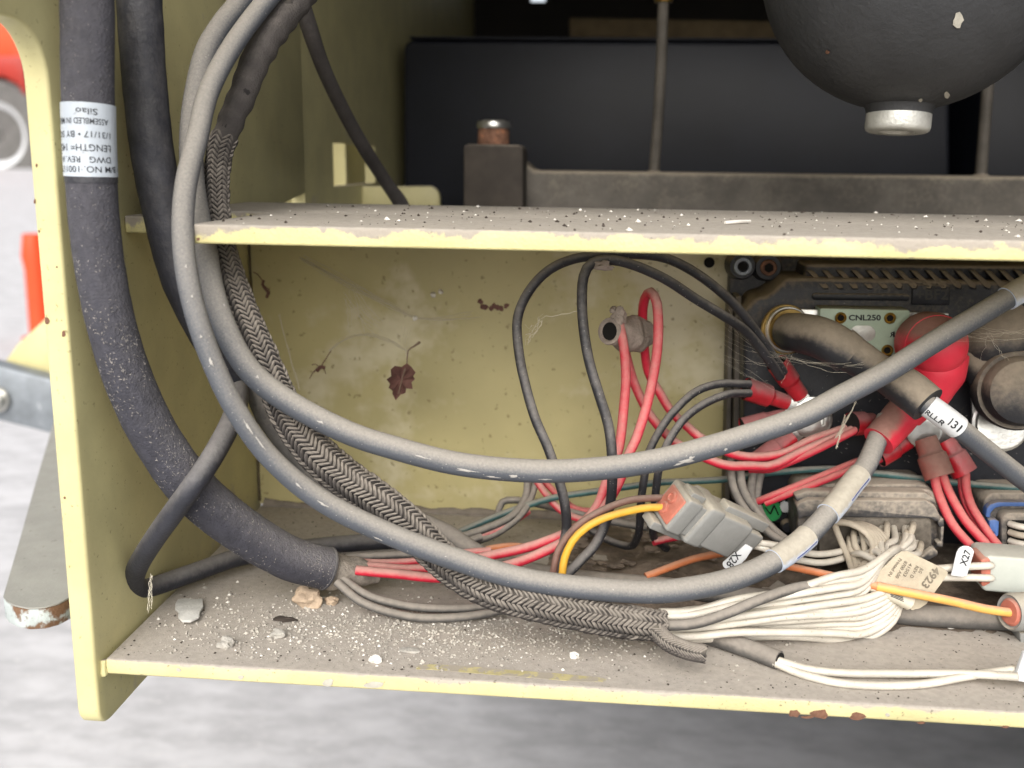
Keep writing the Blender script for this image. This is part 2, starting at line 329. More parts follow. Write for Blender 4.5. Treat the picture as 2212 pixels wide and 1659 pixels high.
mk('orange_post', lathe(Vector((post.x, 2.4, pz)), (0, 0, 1), [(.05, 0), (.05, .015), (.03, .02), (.028, .2), (.034, .24), (.026, .3), (.03, A(80, 532, 2.4).z-pz-.02), (.018, A(80, 532, 2.4).z-pz)], 18), m_orange, label='blurred orange post on the pale ground left of the yellow plate', cat='post')
arm = thing('support_bracket', 'grey galvanised bracket with yellow gusset, bolted behind the yellow side plate', 'bracket', A(60, 900, .5))
mk('arm_bar', prism(ppoly(None, [(-160, 752), (0, 791), (190, 840), (190, 958), (0, 910), (-160, 868)], .5), (0, .02, 0), .003), m_galv, arm)
mk('gusset', prism(ppoly(None, [(230, 560), (93, 692), (36, 745), (8, 783), (99, 818), (230, 850)], .535), (0, .012, 0), .002), m_yel, arm)
mk('bolt', lathe(A(-4, 862, .499), (0, -1, 0), [(.011, 0), (.011, .003), (.008, .003), (.008, .009), (.006, .0105)], 12), m_zinc, arm)
bar = thing('flat_steel_bar', 'pale grey flat steel bar with chipped rusty round end, left of the yellow plate', 'steel bar', Z(80, 1300, -.02))
pts = [Z(x, y, -.012) for x, y in [(118, 905), (79, 1036), (40, 1175), (7, 1288), (14, 1298), (32, 1307), (60, 1313), (95, 1311), (125, 1303), (150, 1290), (172, 1270), (215, 905)]]
mk('bar_top', prism(pts, (0, 0, -.0006), 0), m_gplate, bar)
ins = [p+Vector((0, 0, -.0008)) for p in pts]
mk('bar_edge', prism(ins, (0, 0, -.0082), .0007), m_gedge, bar)

# ------------------------------------------------------------------ the yellow steel frame
frame = thing('machine_frame', 'cream yellow welded steel frame with two dusty shelves and a side plate', 'machine frame', (0, 0, -.02))
T = .0072; E = .0038
# side plate: outline in its own (Y, Z) plane, running forward again at the top through a fillet
prof = [(-E, -.022), (-E, .2)]
cz_, cy_, rr_ = .2, -E-.03, .03
zt = AX(49, 175, -T).z
prof = [(-E+.007-.007*math.sin(RAD(a)), -.0155-.007*math.cos(RAD(a))) for a in (0, 22, 45, 67, 90)]+[(-E, zt)]
fr = .0145
prof += [(-E-fr+fr*math.cos(RAD(a)), zt+fr*math.sin(RAD(a))) for a in range(10, 91, 10)]
prof += [(-.14, zt+fr), (-.14, .42), (.235, .42), (.235, .136), (.16, .128), (.15, -.0225)]
mk('side_plate', prism([Vector((0, y, z)) for y, z in prof], (-T, 0, 0), .0011, 3), m_wall if False else m_yel, frame)
# rear wall of the upper bay with its square cut-out, in the plane of the side plate
hy0, hy1 = AX(722, 355, -.0).y, AX(812, 355, -.0).y; hz0, hz1 = AX(765, 400, 0).z, AX(765, 311, 0).z
mk('rear_side_wall', join(box(-T, -.0005, .2352, hy0, .10, .5), box(-T, -.0005, hy1, .9, .10, .5), box(-T, -.0005, hy0, hy1, .10, hz0), box(-T, -.0005, hy0, hy1, hz1, .5)), m_yel, frame, smooth=None)
mk('cutout_bracket', join(box(-.06, -.052, hy0-.1, hy1+.25, .05, .3), box(-.052, -.012, (hy0+hy1)/2+.02, (hy0+hy1)/2+.026, .08, .28)), m_yel, frame, smooth=None)
mk('corner_tab', prism(ppoly(None, [(700, 470), (700, 402), (905, 402)]+arc(920, 430, 30, 30, -70, 0, 5)+[(950, 475)], .36), (0, .006, 0), .001), m_yel, frame)
mk('lower_shelf', box(.0011, 1.1, 0, D+.02, -.0052, 0, .0009, 3), m_shelf, frame)
mk('back_panel', box(.0004, 1.1, D, D+.006, .0004, .1285, 0), m_wall, frame, smooth=None)
XS, HU, TU = .0363, .135, .0055
nt_ = [(XS, 0), (1.1, 0), (1.1, D), (.0004, D), (.0004, .034), (.010, .034), (.0125, .037), (.0125, .066)]+[(.0205-.008*math.cos(RAD(a)), .066+.008*math.sin(RAD(a))) for a in (30, 60, 90)]+[(XS-.008, .074), (XS-.002, .071), (XS, .066)]
mk('upper_shelf', prism([Vector((x, y, HU-TU)) for x, y in nt_], (0, 0, TU), .0008, 3), m_edge, frame)
def wbead(pts, r, nm='weld_bead'):
    pa = spline(pts, .0012); mk(nm, sweep(pa, [r*(1+.25*math.sin(i*2.1)) for i in range(len(pa))], 8), m_yel, frame)
wbead([Vector((.0004, .0002, -.0055)), Vector((.0004, .0000, -.003)), Vector((.0004, .0006, -.0006))], .0012)
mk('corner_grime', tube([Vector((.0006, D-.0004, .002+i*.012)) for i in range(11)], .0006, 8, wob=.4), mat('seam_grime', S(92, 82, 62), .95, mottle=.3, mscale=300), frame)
mk('dust_fillet', tube([Vector((.003+i*.02, D-.0002, .0001)) for i in range(17)], .0026, 10, .002, wob=.6), mat('settled_dust', S(128, 120, 110), .98, mottle=.2, mscale=200, bump=.6), frame)
# paint chips, scuffs
def chip(px, py, w, h, m, plane='f', n=11, nm='paint_chip'):
    pts = []
    for i in range(n):
        a = 2*math.pi*i/n; k = .7+.5*random.random(); x, y = px+w*k*math.cos(a)/2, py+h*k*math.sin(a)/2
        pts.append(A(x, y, -.0001) if plane == 'f' else (Z(x, y, .0001) if plane == 'z' else (A(x, y, -E-.0001) if plane == 'p' else AX(x, y, .0001))))
    mk(nm, prism(pts, {'f': (0, -.00012, 0), 'z': (0, 0, .00012), 'p': (0, -.00012, 0), 'x': (.00012, 0, 0)}[plane]), m, frame, smooth=None)
for x, y, w_, h_ in ((1716, 1541, 30, 18), (1772, 1543, 42, 20), (1852, 1548, 34, 20), (1745, 1549, 34, 6), (1990, 1561, 20, 5), (2172, 1570, 18, 5)): chip(x, y, w_, h_, m_rust)
for x, y, w_, h_ in ((386, 1447, 10, 8), (520, 1463, 14, 11), (709, 1474, 24, 16), (808, 1479, 50, 16), (1917, 1544, 10, 7)): chip(x, y, w_, h_, m_chip)
for x, y, w_, h_ in ((79, 357, 5, 10), (75, 436, 5, 12), (85, 500, 4, 6), (102, 693, 12, 20), (137, 722, 8, 14), (123, 577, 4, 5), (140, 1075, 5, 5)): chip(x, y, w_, h_, m_rust, 'p', 8)
chip(428, 517, 7, 7, m_rust)
sc_ = [(895, 1440), (930, 1436), (1010, 1440), (1100, 1447), (1200, 1455), (1290, 1463), (1312, 1468), (1300, 1473), (1240, 1472), (1150, 1464), (1040, 1455), (930, 1447), (900, 1445)]
mk('paint_scuff', prism([Z(x+random.uniform(-3, 3), y+random.uniform(-1, 1), .0001) for x, y in sc_], (0, 0, .0001)), m_patch, frame, smooth=None)
# dark rear wall with one open gap; unseen shade blockers added around the bays
mk('shade_roof', box(-.006, 1.1, -.13, .9, .43, .436), m_dark, frame, smooth=None)  # unseen cover, added to keep the upper bay dark
gA, gB = A(1146, -40, .9), A(1178, 4, .9)
mk('rear_wall', join(box(-.4, gA.x, .9, .91, -.02, .6), box(gB.x, 1.1, .9, .91, -.02, .6), box(gA.x, gB.x, .9, .91, -.02, gB.z)), m_dark, frame, smooth=None)
mk('shade_panel', box(.64, .646, -.06, 2.6, -.40, .43), m_dark, frame, smooth=None)  # unseen panel beyond the right edge, added to shade the ground
mk('shade_underbody', join(box(.004, 2.2, D+.03, 2.6, -.03, .09), box(.16, 2.2, .36, 2.6, -.13, -.031)), m_dark, frame, smooth=None)  # unseen boxes added below the machine to darken the ground there
mk('shade_beam', box(.17, 2.2, -.24, -.07, -.40, -.03, .01), m_dark, frame)  # made-up block below the view, added to shade the ground at right
mk('far_rail', prism(ppoly(None, [(1230, 38), (1720, 46), (1720, 88), (1230, 80)], .7), (0, .03, 0), .002), mat('grimy_tan_rail', S(104, 90, 66), .8), frame)

# ------------------------------------------------------------------ upper bay
bat = thing('black_box', 'large navy black plastic box filling the dark upper bay', 'box', A(1400, 420, .45))
mk('case', prism(ppoly(None, [(872, 470), (872, 100), (884, 86), (2040, 92), (2052, 104), (2052, 470)], .45), (0, .25, 0), .004), m_void, bat)
mk('lid_lip', prism(ppoly(None, [(884, 84), (884, 78), (2045, 84), (2045, 90)], .446), (0, .2, 0), .001), m_void, bat)
mk('black_box', prism(ppoly(None, [(2118, 480), (2118, 60), (2500, 66), (2500, 480)], .46), (0, .2, 0), .004), m_void, label='black box at the right edge behind the round tank', cat='box')
rail = thing('steel_rail', 'dusty dark steel rail across the upper bay with two upright rods', 'rail', A(1500, 460, .30))
mk('rail_bar', prism([A(1062, 372, .30), A(1075, 352, .30), A(1128, 345, .30), A(1152, 368, .30), A(2400, 384, .30), A(2400, 540, .30), A(1055, 540, .30)], (0, .035, 0), .0025, 3), m_beam, rail)
for pts, r in (([A(1434, -20, .318), A(1425, 200, .318), A(1412, 380, .318)], .0031), ([A(2140, 120, .318), A(2130, 230, .318), A(2118, 388, .318)], .0031)):
    rod = mk('rod', tube(pts, r, 12, .01), m_beam, rail)
    mk('collar', lathe(pts[-1]+Vector((0, 0, -.003)), (0, 0, 1), [(.0075, 0), (.0065, .003), (.0035, .006)], 14), m_beam, rod)
    if pts[0].z > A(1434, 0, .318).z: mk('cap_nut', lathe(pts[0]+Vector((0, 0, -.006)), (0, 0, 1), [(.005, 0), (.0058, .003), (.0058, .01)], 10), m_brass, rod)
bp = thing('bolted_post', 'dark post with a rusty neck and shiny bolt head, left of the rail', 'post', A(1065, 460, .3))
mk('post_block', prism(ppoly(None, [(1001, 480), (1001, 318), (1008, 311), (1122, 313), (1130, 322), (1130, 480)], .275), (0, .03, 0), .002), mat('grimy_post_steel', S(62, 56, 50), .8, dust=.5, lo=.2, hi=1), bp)
o = A(1066, 312, .29); s_ = (A(1100, 312, .29)-A(1066, 312, .29)).length
mk('neck', lathe(o, (0, 0, 1), [(s_, 0), (s_, .007), (s_*.9, .0085)], 20), m_rust, bp)
mk('bolt_head', lathe(o+Vector((0, 0, .0085)), (0, 0, 1), [(s_*1.03, 0), (s_*1.08, .0015), (s_, .0035), (s_*.6, .0045), (s_*.2, .0047)], 20), m_zinc, bp)
tank = thing('round_tank', 'round black tank with a silver drain plug, hanging at upper right', 'tank', A(1940, 240, .12))
tc_ = A(1975, -92, .12); R_ = (A(1975, 245, .12)-tc_).length*.985
mk('shell', lathe(tc_, (0.06, 0, -1), [(R_*math.cos(RAD(a))+1e-5, R_*math.sin(RAD(a))) for a in range(-60, 91, 5)], 56, hint=Vector((1, 0, 0))), m_tank, tank)
pd = (A(1940, 262, .115)-tc_).normalized(); pc = tc_+pd*R_
pr = (A(2010, 255, .115)-A(1940, 255, .115)).length
mk('boss', lathe(pc-pd*.006, pd, [(pr*1.5, 0), (pr*1.18, .0025), (pr*1.04, .0055), (pr*1.0, .0075)], 32), m_tank, tank)
mk('drain_plug', lathe(pc+pd*.001, pd, [(pr*.95, 0), (pr, .0004), (pr, .0052), (pr*.97, .0062), (pr*.9, .0068), (pr*.55, .0068), (pr*.5, .0058)], 32), m_alu, tank)
def surf(px, py):
    d = ray(px, py).normalized(); oc = CAM-tc_; b = oc.dot(d); return CAM+d*(-b-math.sqrt(max(0, b*b-oc.length_squared+(R_*1.002)**2)))
for x, y, w_, h_ in ((2069, 44, 22, 30), (2045, 206, 12, 14), (1988, 217, 8, 8), (1787, 113, 8, 8)):
    pts = [surf(x+w_*(.35+.3*random.random())*math.cos(i*.628), y+h_*(.35+.3*random.random())*math.sin(i*.628)) for i in range(10)]
    mk('paint_chip', prism(pts, (0, -.0004, 0)), m_chip if x != 1787 else m_rust, tank, smooth=None)

# ------------------------------------------------------------------ hoses and heavy cables
hose = thing('black_hose', 'thick fuzzy black hose with a printed silver label, beside the side plate', 'hose', Z(700, 1230, .0))
hp = [A(188, -60, .0), A(189, 60, -.001), A(190, 200, -.002), A(194, 330, -.003), A(203, 470, -.003), A(218, 590, -.002), A(243, 710, .0), A(282, 830, .004), A(340, 950, .010), A(425, 1065, .018), A(530, 1150, .03), A(625, 1205, .04), A(705, 1228, .048)]
hr = [.0070, .0070, .0069, .0068, .0068, .0068, .0068, .0070, .0072, .0076, .0075, .0075, .0074]
hpa, hrr = spline(hp, .0015, hr)
g = sweep(hpa, hrr, 32, wob=.02); mk('hose_cover', g, m_foam, hose)
e0 = hpa[-1]; ed = (hpa[-1]-hpa[-4]).normalized()
mk('inner_wrap', tube([e0-ed*.004, e0+ed*.004+Vector((0, 0, -.0004)), A(775, 1236, .053), A(815, 1238, .057)], [.0062, .0061, .0050, .0032], 24, .0008, wob=.25), mat('lint_covered_wrap', S(140, 132, 122), .95, mottle=.3, mscale=300, bump=1, bscale=1500), hose)
mk('end_seam', lathe(e0-ed*.0006, ed, [(.0070, 0), (.00765, .0002), (.0077, .0008), (.0066, .001)], 32), m_rub, hose)
def along(pa, test): return min(range(len(pa)), key=lambda i: test(pa[i]))
def pix(v):
    d = v-CAM; z = d.dot(FW); return PW/2+FPX*d.dot(RT)/z, PH/2-FPX*d.dot(UP)/z
def idx(pa, px, py): return along(pa, lambda v: (pix(v)[0]-px)**2+(pix(v)[1]-py)**2)
i0, i1 = idx(hpa, 190, 226), idx(hpa, 196, 376)
lab = mk('label', sweep(hpa[i0:i1+1], [r+.00028 for r in hrr[i0:i1+1]], 32, cap=False), m_lab, hose, label='silver printed label')
mk('label_film', join(sweep(hpa[i1-1:i1+2], [r+.0002 for r in hrr[i1-1:i1+2]], 32, cap=False)), m_rub, hose)
def onhose(u, v):                                # u across the front (-1..1), v down the label 0..1
    f = i0+v*(i1-i0); i = int(min(f, i1-1)); c = hpa[i].lerp(hpa[i+1], f-i); r = hrr[i]+.00036
    t = (hpa[i+1]-hpa[i]).normalized(); n = (CAM-c); n = (n-t*n.dot(t)).normalized(); s = n.cross(t); s = s if s.dot(RT) > 0 else -s
    a = u*1.35; return c+(n*math.cos(a)+s*math.sin(a))*r
lines = [('Silao', .24, -.34, .085, .09), ('ASSEMBLED IN MEX', .55, -1.08, .22, .085), ('1/31/17 \u2022 BY SO', .62, -1.08, .40, .085), ('LENGTH= 145', .62, -1.0, .57, .09), ('DWG   REV. A', .60, -.98, .73, .085), ('B/M NO. 100117', .80, -1.05, .86, .085)]
for s, ua, ub, vc, hh in lines:
    mk('lettering', text_fit(s, lambda u, v: onhose(ua+(ub-ua)*u, vc+hh*v), .006), m_ink, lab, smooth=None)

hose2 = thing('black_hose', 'smooth black hose hanging second from the side plate, ending in a looped cable', 'hose', A(480, 870, .05))
mk('hose_cover', tube([A(300, -60, .035), A(303, 40, .034), A(312, 170, .033), A(328, 320, .032), A(352, 450, .032), A(385, 590, .033), A(430, 700, .036), A(485, 790, .042), A(512, 828, .046)], [.0068, .0067, .0066, .0066, .0064, .006, .0052, .0048, .0046], 24, .0015, wob=.03), m_rub, hose2)
mk('cable', tube([A(512, 824, .046), A(514, 868, .036), A(494, 922, .022), A(458, 988, .010), A(420, 1045, .005), A(378, 1102, .006), A(333, 1165, .012), A(297, 1225, .020), A(291, 1262, .027), A(325, 1268, .036), A(420, 1236, .053), A(520, 1203, .07), Z(640, 1185, .0033), Z(800, 1170, .0033), Z(920, 1165, .0033)], .0034, 16, .0015), m_rub, hose2)

cab1 = thing('power_cable', 'long dusty grey power cable sweeping lowest across the bay into the red sleeve', 'cable', A(1300, 1300, .02))
k1 = [(660, -90, .06), (577, 0, .05), (503, 99, .036), (451, 198, .024), (426, 298, .014), (402, 397, .005), (395, 496, -.001), (404, 593, -.005), (427, 692, -.007), (463, 791, -.007), (512, 890, -.006), (585, 990, -.003), (690, 1078, .001), (823, 1146, .005), (985, 1208, .009), (1153, 1255, .012), (1371, 1278, .016), (1510, 1268, .022), (1626, 1235, .032), (1719, 1180, .044), (1793, 1105, .057), (1838, 1048, .068), (1871, 1005, .075), (1895, 950, .082), (1915, 905, .088)]
k1p, k1r = spline(P(None, k1), .0015, [.0031]*12+[.0033, .0034, .0035, .0035, .0036, .0037, .0037, .0037, .0037, .0037, .0036, .0036, .0036])
mk('cable_jacket', sweep(k1p, k1r, 22, wob=.012), m_cab, cab1)
BLUE = []
for a, b in (((1668, 1213), (1748, 1153)), ((1790, 1109), (1862, 1018))):
    j0, j1 = idx(k1p, *a), idx(k1p, *b); ls1 = mk('label_sleeve', sweep(k1p[j0:j1], [r+.0004 for r in k1r[j0:j1]], 22), m_lsl, cab1); BLUE.append((j0, j1, ls1))
cab2 = thing('power_cable', 'dusty grey power cable arching above the other across the whole bay to the right edge', 'cable', A(1200, 1030, .02))
k2 = [(590, -90, .07), (524, 0, .06), (483, 50, .053), (447, 110, .046), (428, 180, .04), (415, 265, .034), (414, 364, .028), (424, 450, .022), (443, 543, .016), (458, 626, .012), (482, 700, .009), (525, 782, .008), (580, 838, .009), (659, 889, .010), (758, 937, .011), (857, 969, .012), (990, 1002, .013), (1142, 1017, .015), (1274, 1014, .018), (1406, 997, .022), (1538, 964, .028), (1719, 905, .038), (1818, 855, .046), (1917, 802, .053), (2017, 739, .06), (2116, 680, .067), (2175, 645, .071), (2230, 612, .075), (2320, 560, .08)]
k2p = spline(P(None, k2), .0015)
mk('cable_jacket', sweep(k2p, .0036, 22, wob=.012), m_cab, cab2)
j0 = idx(k2p, 2176, 645); lsl = mk('label_sleeve', sweep(k2p[j0:], .0041, 22), m_lsl, cab2)
def on_cable(pa, a, b, r, u, v, spread=.9, flip=False):
    f = a+u*(b-a); i = int(max(0, min(f, len(pa)-2))); c = pa[i].lerp(pa[i+1], f-i); t = (pa[i+1]-pa[i]).normalized()
    n = CAM-c; n = (n-t*n.dot(t)).normalized(); s = t.cross(n); s = s if s.dot(UP) > 0 else -s
    if flip: s = -s
    return c+(n*math.cos(v*spread)+s*math.sin(v*spread))*r
for a, b, o in BLUE: mk('blue_line', sweep([on_cable(k1p, a, b, .0041, .35+.06*i, -1.05) for i in range(10)], .0002, 5), mat('blue_print', S(58, 72, 128), .5, bump=0), o)
je = idx(k2p, 2230, 612)
for s, v0 in (('3/0 131', .05), ('X56', -.75)):
    mk('lettering', text_fit(s, lambda u, v: on_cable(k2p, j0+5, je+4, .00425, u, v0+v*.5), .02), m_ink, lsl, smooth=None)
def smear(pa, rad, px, py, w, h, n, parent):
    c = idx(pa, px, py); st = (pa[min(c+1, len(pa)-1)]-pa[max(c-1, 0)]).length/2
    v0 = 0.0; x0, y0 = pix(on_cable(pa, 0, len(pa)-1, rad, c/(len(pa)-1), 0, 1)); x1, y1 = pix(on_cable(pa, 0, len(pa)-1, rad, c/(len(pa)-1), .8, 1))
    L = math.hypot(x1-x0, y1-y0); v0 = max(-1.1, min(1.1, .8*((px-x0)*(x1-x0)+(py-y0)*(y1-y0))/(L*L)))
    pts = []
    for i in range(n):
        a = 2*math.pi*i/n; k = random.uniform(.35, 1.1)
        pts.append(on_cable(pa, 0, len(pa)-1, rad+.00006, (c+.5*w*k*math.cos(a)/st)/(len(pa)-1), v0+.5*h*k*math.sin(a)/rad, 1))
    cc = sum(pts, Vector())/n; cc = cc+(CAM-cc).normalized()*.00012
    mk('dried_splash', ([cc]+pts, [(0, i+1, (i+1) % n+1) for i in range(n)]), m_splash, parent, smooth=None)
m_splash = mat('dried_white_splash', S(172, 168, 162), .9, mottle=.2, mscale=400, bump=0)
for px, py, w, h in ((1475, 1000, .008, .0016), (1455, 1008, .004, .001), (1490, 990, .003, .0014), (1010, 1016, .009, .0009), (1060, 1030, .006, .0008), (905, 985, .007, .0007), (1180, 1035, .005, .0007), (1110, 1028, .003, .0012), (700, 915, .003, .0009), (556, 815, .0015, .001), (485, 668, .0015, .001), (1560, 975, .0015, .001), (1700, 920, .001, .0008)): smear(k2p, .0036, px, py, w, h, 13, cab2)
for px, py, w, h in ((457, 782, .0035, .0012), (530, 915, .006, .0009), (555, 950, .006, .0007), (640, 1045, .003, .0008), (402, 585, .0012, .0008), (700, 1090, .005, .0007), (820, 1165, .004, .0007), (1085, 1268, .003, .0009), (1350, 1292, .0025, .0008), (1480, 1290, .002, .0008), (1560, 1272, .006, .0008), (415, 640, .001, .0008), (436, 730, .0012, .0008)): smear(k1p, .0034, px, py, w, h, 13, cab1)
cab3 = mk('black_cable', tube(P(None, [(545, 800, .05), (570, 890, .05), (640, 985, .055), (720, 1060, .06), (850, 1105, .07), (960, 1150, .072), (1050, 1205, .068)])+[Z(1200, 1245, .0035), Z(1450, 1270, .0035), Z(1700, 1300, .0035), Z(2000, 1330, .004), Z(2330, 1345, .004)], .0036, 16), m_wgry, label='dirt covered dark cable lying along the back of the lower shelf', cat='cable')
mk('black_cable', tube(P(None, [(640, -30, .12), (665, 50, .125), (700, 150, .14), (745, 245, .16), (790, 325, .18), (835, 395, .20), (868, 445, .21), (880, 500, .215)]), [.0034, .0033, .003, .003, .0031, .0031, .0036, .004], 14), m_tape, label='dark cable running down in front of the square cutout in the upper bay', cat='cable')

m_fleck = mat('pale_lint', S(150, 145, 140), .95, mottle=.3, mscale=500, bump=0)
def flecks(pa, rr, a, b, n, size, parent, m=m_fleck, bias=0):
    V, Fc = [], []; T_, N_, B_ = frames(pa)
    for _ in range(n):
        i = random.randint(a, b-1); an = random.random()*6.283; d = N_[i]*math.cos(an)+B_[i]*math.sin(an)
        if d.dot((CAM-pa[i]).normalized()) < -.1 or (bias and noise.noise(pa[i]*90+d*.8) < random.uniform(-.25, .2)): continue
        c = pa[i].lerp(pa[i+1], random.random())+d*((rr[i] if isinstance(rr, list) else rr)*1.006+.00005)
        t = d.orthogonal(); u = (t*math.cos(an*7)+d.cross(t)*math.sin(an*7)).normalized(); w_ = d.cross(u); L = size*random.uniform(.3, 1.3); W = size*random.uniform(.12, .4); k = len(V)
        V += [c-u*L-w_*W*.5, c+w_*W+d*W*.7, c+u*L, c-w_*W+d*W*.3]; Fc.append((k, k+1, k+2, k+3))
    if Fc: mk('lint_flecks', (V, Fc), m, parent, kind='stuff', smooth=None)
h0 = idx(hpa, 215, 560)
flecks(hpa, hrr, h0, len(hpa)-1, 3600, .00045, hose, bias=1); flecks(hpa, hrr, 0, h0, 500, .0003, hose)
flecks(k1p, k1r, 0, len(k1p)-1, 500, .0003, cab1, m_splash); flecks(k2p, .0036, 0, len(k2p)-1, 500, .0003, cab2, m_splash)
# braided sleeve: a core with herringbone yarn laid over it
br = thing('braided_sleeve', 'dusty charcoal herringbone braided sleeve around the white wires', 'cable sleeve', Z(1400, 1370, 0))
kb = [(668, -60, .07), (640, 0, .062), (592, 60, .055), (552, 130, .049), (525, 200, .045), (500, 260, .042), (474, 330, .038), (468, 400, .034), (472, 470, .030), (485, 543, .026), (511, 626, .023), (540, 700, .021), (568, 768, .020), (596, 840, .020), (630, 910, .020), (680, 975, .019), (742, 1030, .019), (815, 1082, .019), (889, 1140, .0195), (950, 1205, .019), (1010, 1250, .0165), (1071, 1280, .014), (1153, 1303, .013), (1253, 1326, .014), (1352, 1343, .016), (1436, 1353, .018)]
rb = [.0055, .0052, .0048, .0044, .0042, .0040, .0036, .0034, .0033, .0034, .0036, .0038, .0042, .0047, .0052, .0056, .0058, .0057, .0055, .0053, .0051, .0050, .0050, .0049, .0048, .0042]
bpa, brr = spline(P(None, kb), .0009, rb)
cut = idx(bpa, 480, 300)
mk('sleeve_core', sweep(bpa, [r*.93 for r in brr], 20), m_core, br)
mk('tape_wrap', sweep(bpa[:cut+8], [r*1.02*(1+.04*math.sin(i*.9)) for i, r in enumerate(brr[:cut+8])], 24, wob=.12), m_tape, br)
Tb, Nb, Bb = frames(bpa)
V, Fc = [], []
def strand(p0, p1, n, wd, th):
    ax = (p1-p0); L = ax.length; ax.normalize(); s = ax.cross(n).normalized(); k = len(V)
    for t, ww, hh in ((-.06, .35, .2), (.15, 1, .9), (.5, 1.05, 1.1), (.85, 1, .9), (1.06, .35, .2)):
        c = p0+ax*(L*t)
        V.extend([c-s*wd*ww, c+n*th*hh-s*wd*.45*ww, c+n*th*hh+s*wd*.45*ww, c+s*wd*ww])
    for i in range(4):
        for j in range(3): a = k+i*4+j; Fc.append((a, a+1, a+5, a+4))
COLS = 12
s_acc = 0.0; pitch = .0016; nxt = 0.0; rows = []
for i in range(cut, len(bpa)-1):
    L = (bpa[i+1]-bpa[i]).length
    while nxt <= s_acc+L: rows.append(i+(nxt-s_acc)/L); nxt += pitch
    s_acc += L
def bpos(f, a):
    f = max(0, min(f, len(bpa)-1.001)); i = int(f); t = f-i; c = bpa[i].lerp(bpa[i+1], t); r = brr[i]; d = Nb[i]*math.cos(a)+Bb[i]*math.sin(a); return c+d*r, d
for f in rows:
    for c in range(COLS):
        a0 = 2*math.pi*c/COLS; a1 = 2*math.pi*(c+1)/COLS; sl = 1.35*(1 if c % 2 else -1)
        jit = random.uniform(-.12, .12)
        p0, n0 = bpos(f-sl+jit, a0); p1, n1 = bpos(f+sl+jit, a1)
        n = (n0+n1).normalized()
        if n.dot((CAM-p0).normalized()) < -.45: continue
        strand(p0, p1, n, .00052+random.uniform(-.00008, .00008), .00062+random.uniform(-.00015, .00025))
mk('herringbone_yarn', (V, Fc), m_braid, br, kind='stuff', smooth=60)
V, Fc = [], []
tl = spline([A(1415, 1362, .014), A(1445, 1388, .010), A(1485, 1405, .008), A(1525, 1413, .007)], .0009)
Tt, Nt, Bt = frames(tl)
for i in range(1, len(tl)-1):
    for c in range(9):
        a0, a1 = 2*math.pi*c/9, 2*math.pi*(c+1)/9; sl = .0011*(1 if c % 2 else -1); rr = .0026
        d0 = Nt[i]*math.cos(a0)+Bt[i]*math.sin(a0)*.8; d1 = Nt[i]*math.cos(a1)+Bt[i]*math.sin(a1)*.8
        strand(tl[i]+d0*rr-Tt[i]*sl, tl[i]+d1*rr+Tt[i]*sl, (d0+d1).normalized(), .00045, .0004)
mk('tail_yarn', (V, Fc), m_braid, br, kind='stuff', smooth=60)
mk('tail_core', sweep(tl, .0024, 10), m_core, br)

# ------------------------------------------------------------------ wires
def wire(name, pts, r, m, label=None, cat='wire', group=None, parent=None, sides=12, wob=0):
    pa = spline(pts, .0022); o = mk(name, sweep(pa, r, sides, wob=wob), m, parent, label, cat if not parent else None, group)
    if m is m_wblk: flecks(pa, r, 0, len(pa)-1, 260, .0003, o, m_fleck)
    return o
RW = .00172
wire('black_wire', P(None, [(1692, 805, .094), (1680, 785, .092), (1618, 696, .085), (1571, 643, .082), (1505, 591, .08), (1439, 558, .078), (1373, 549, .077), (1307, 551, .075), (1241, 559, .072), (1185, 584, .07), (1142, 630, .068), (1118, 687, .066), (1120, 753, .063), (1132, 819, .06), (1155, 901, .056), (1185, 971, .053), (1211, 1050, .05), (1222, 1103, .049), (1223, 1150, .05), (1210, 1199, .046), (1195, 1245, .04)]), RW, m_wblk, 'black wire in the outer, left arch, touching the upper shelf')
wire('black_wire', P(None, [(1685, 815, .093), (1670, 790, .09), (1618, 723, .083), (1571, 687, .078), (1505, 647, .074), (1439, 604, .07), (1373, 574, .067), (1323, 562, .065), (1280, 568, .063), (1261, 597, .061), (1257, 653, .059), (1262, 720, .057), (1274, 786, .055), (1294, 852, .053), (1314, 918, .051), (1322, 984, .049), (1322, 1050, .05), (1318, 1090, .052), (1308, 1130, .053), (1286, 1176, .05), (1253, 1212, .045), (1220, 1245, .04)]), RW*1.02, m_wblk, 'black wire in the inner arch with a flake of mud at its top')
wire('red_wire', P(None, [(1850, 925, .094), (1736, 974, .09), (1669, 1005, .088), (1618, 1006, .086), (1560, 1003, .085), (1472, 964, .088), (1439, 938, .09), (1403, 895, .092), (1373, 835, .094), (1354, 772, .094), (1346, 725, .09), (1338, 690, .084), (1338, 700, .078), (1348, 753, .074), (1352, 819, .072), (1347, 885, .07), (1340, 951, .067), (1330, 991, .065), (1309, 1044, .062), (1292, 1090, .06), (1263, 1126, .058), (1220, 1153, .057), (1137, 1183, .056), (1054, 1201, .054), (960, 1222, .053), (880, 1230, .053), (800, 1224, .053), (740, 1226, .05)]), RW, m_wred, 'dusty red wire whose loop holds the mud nest')
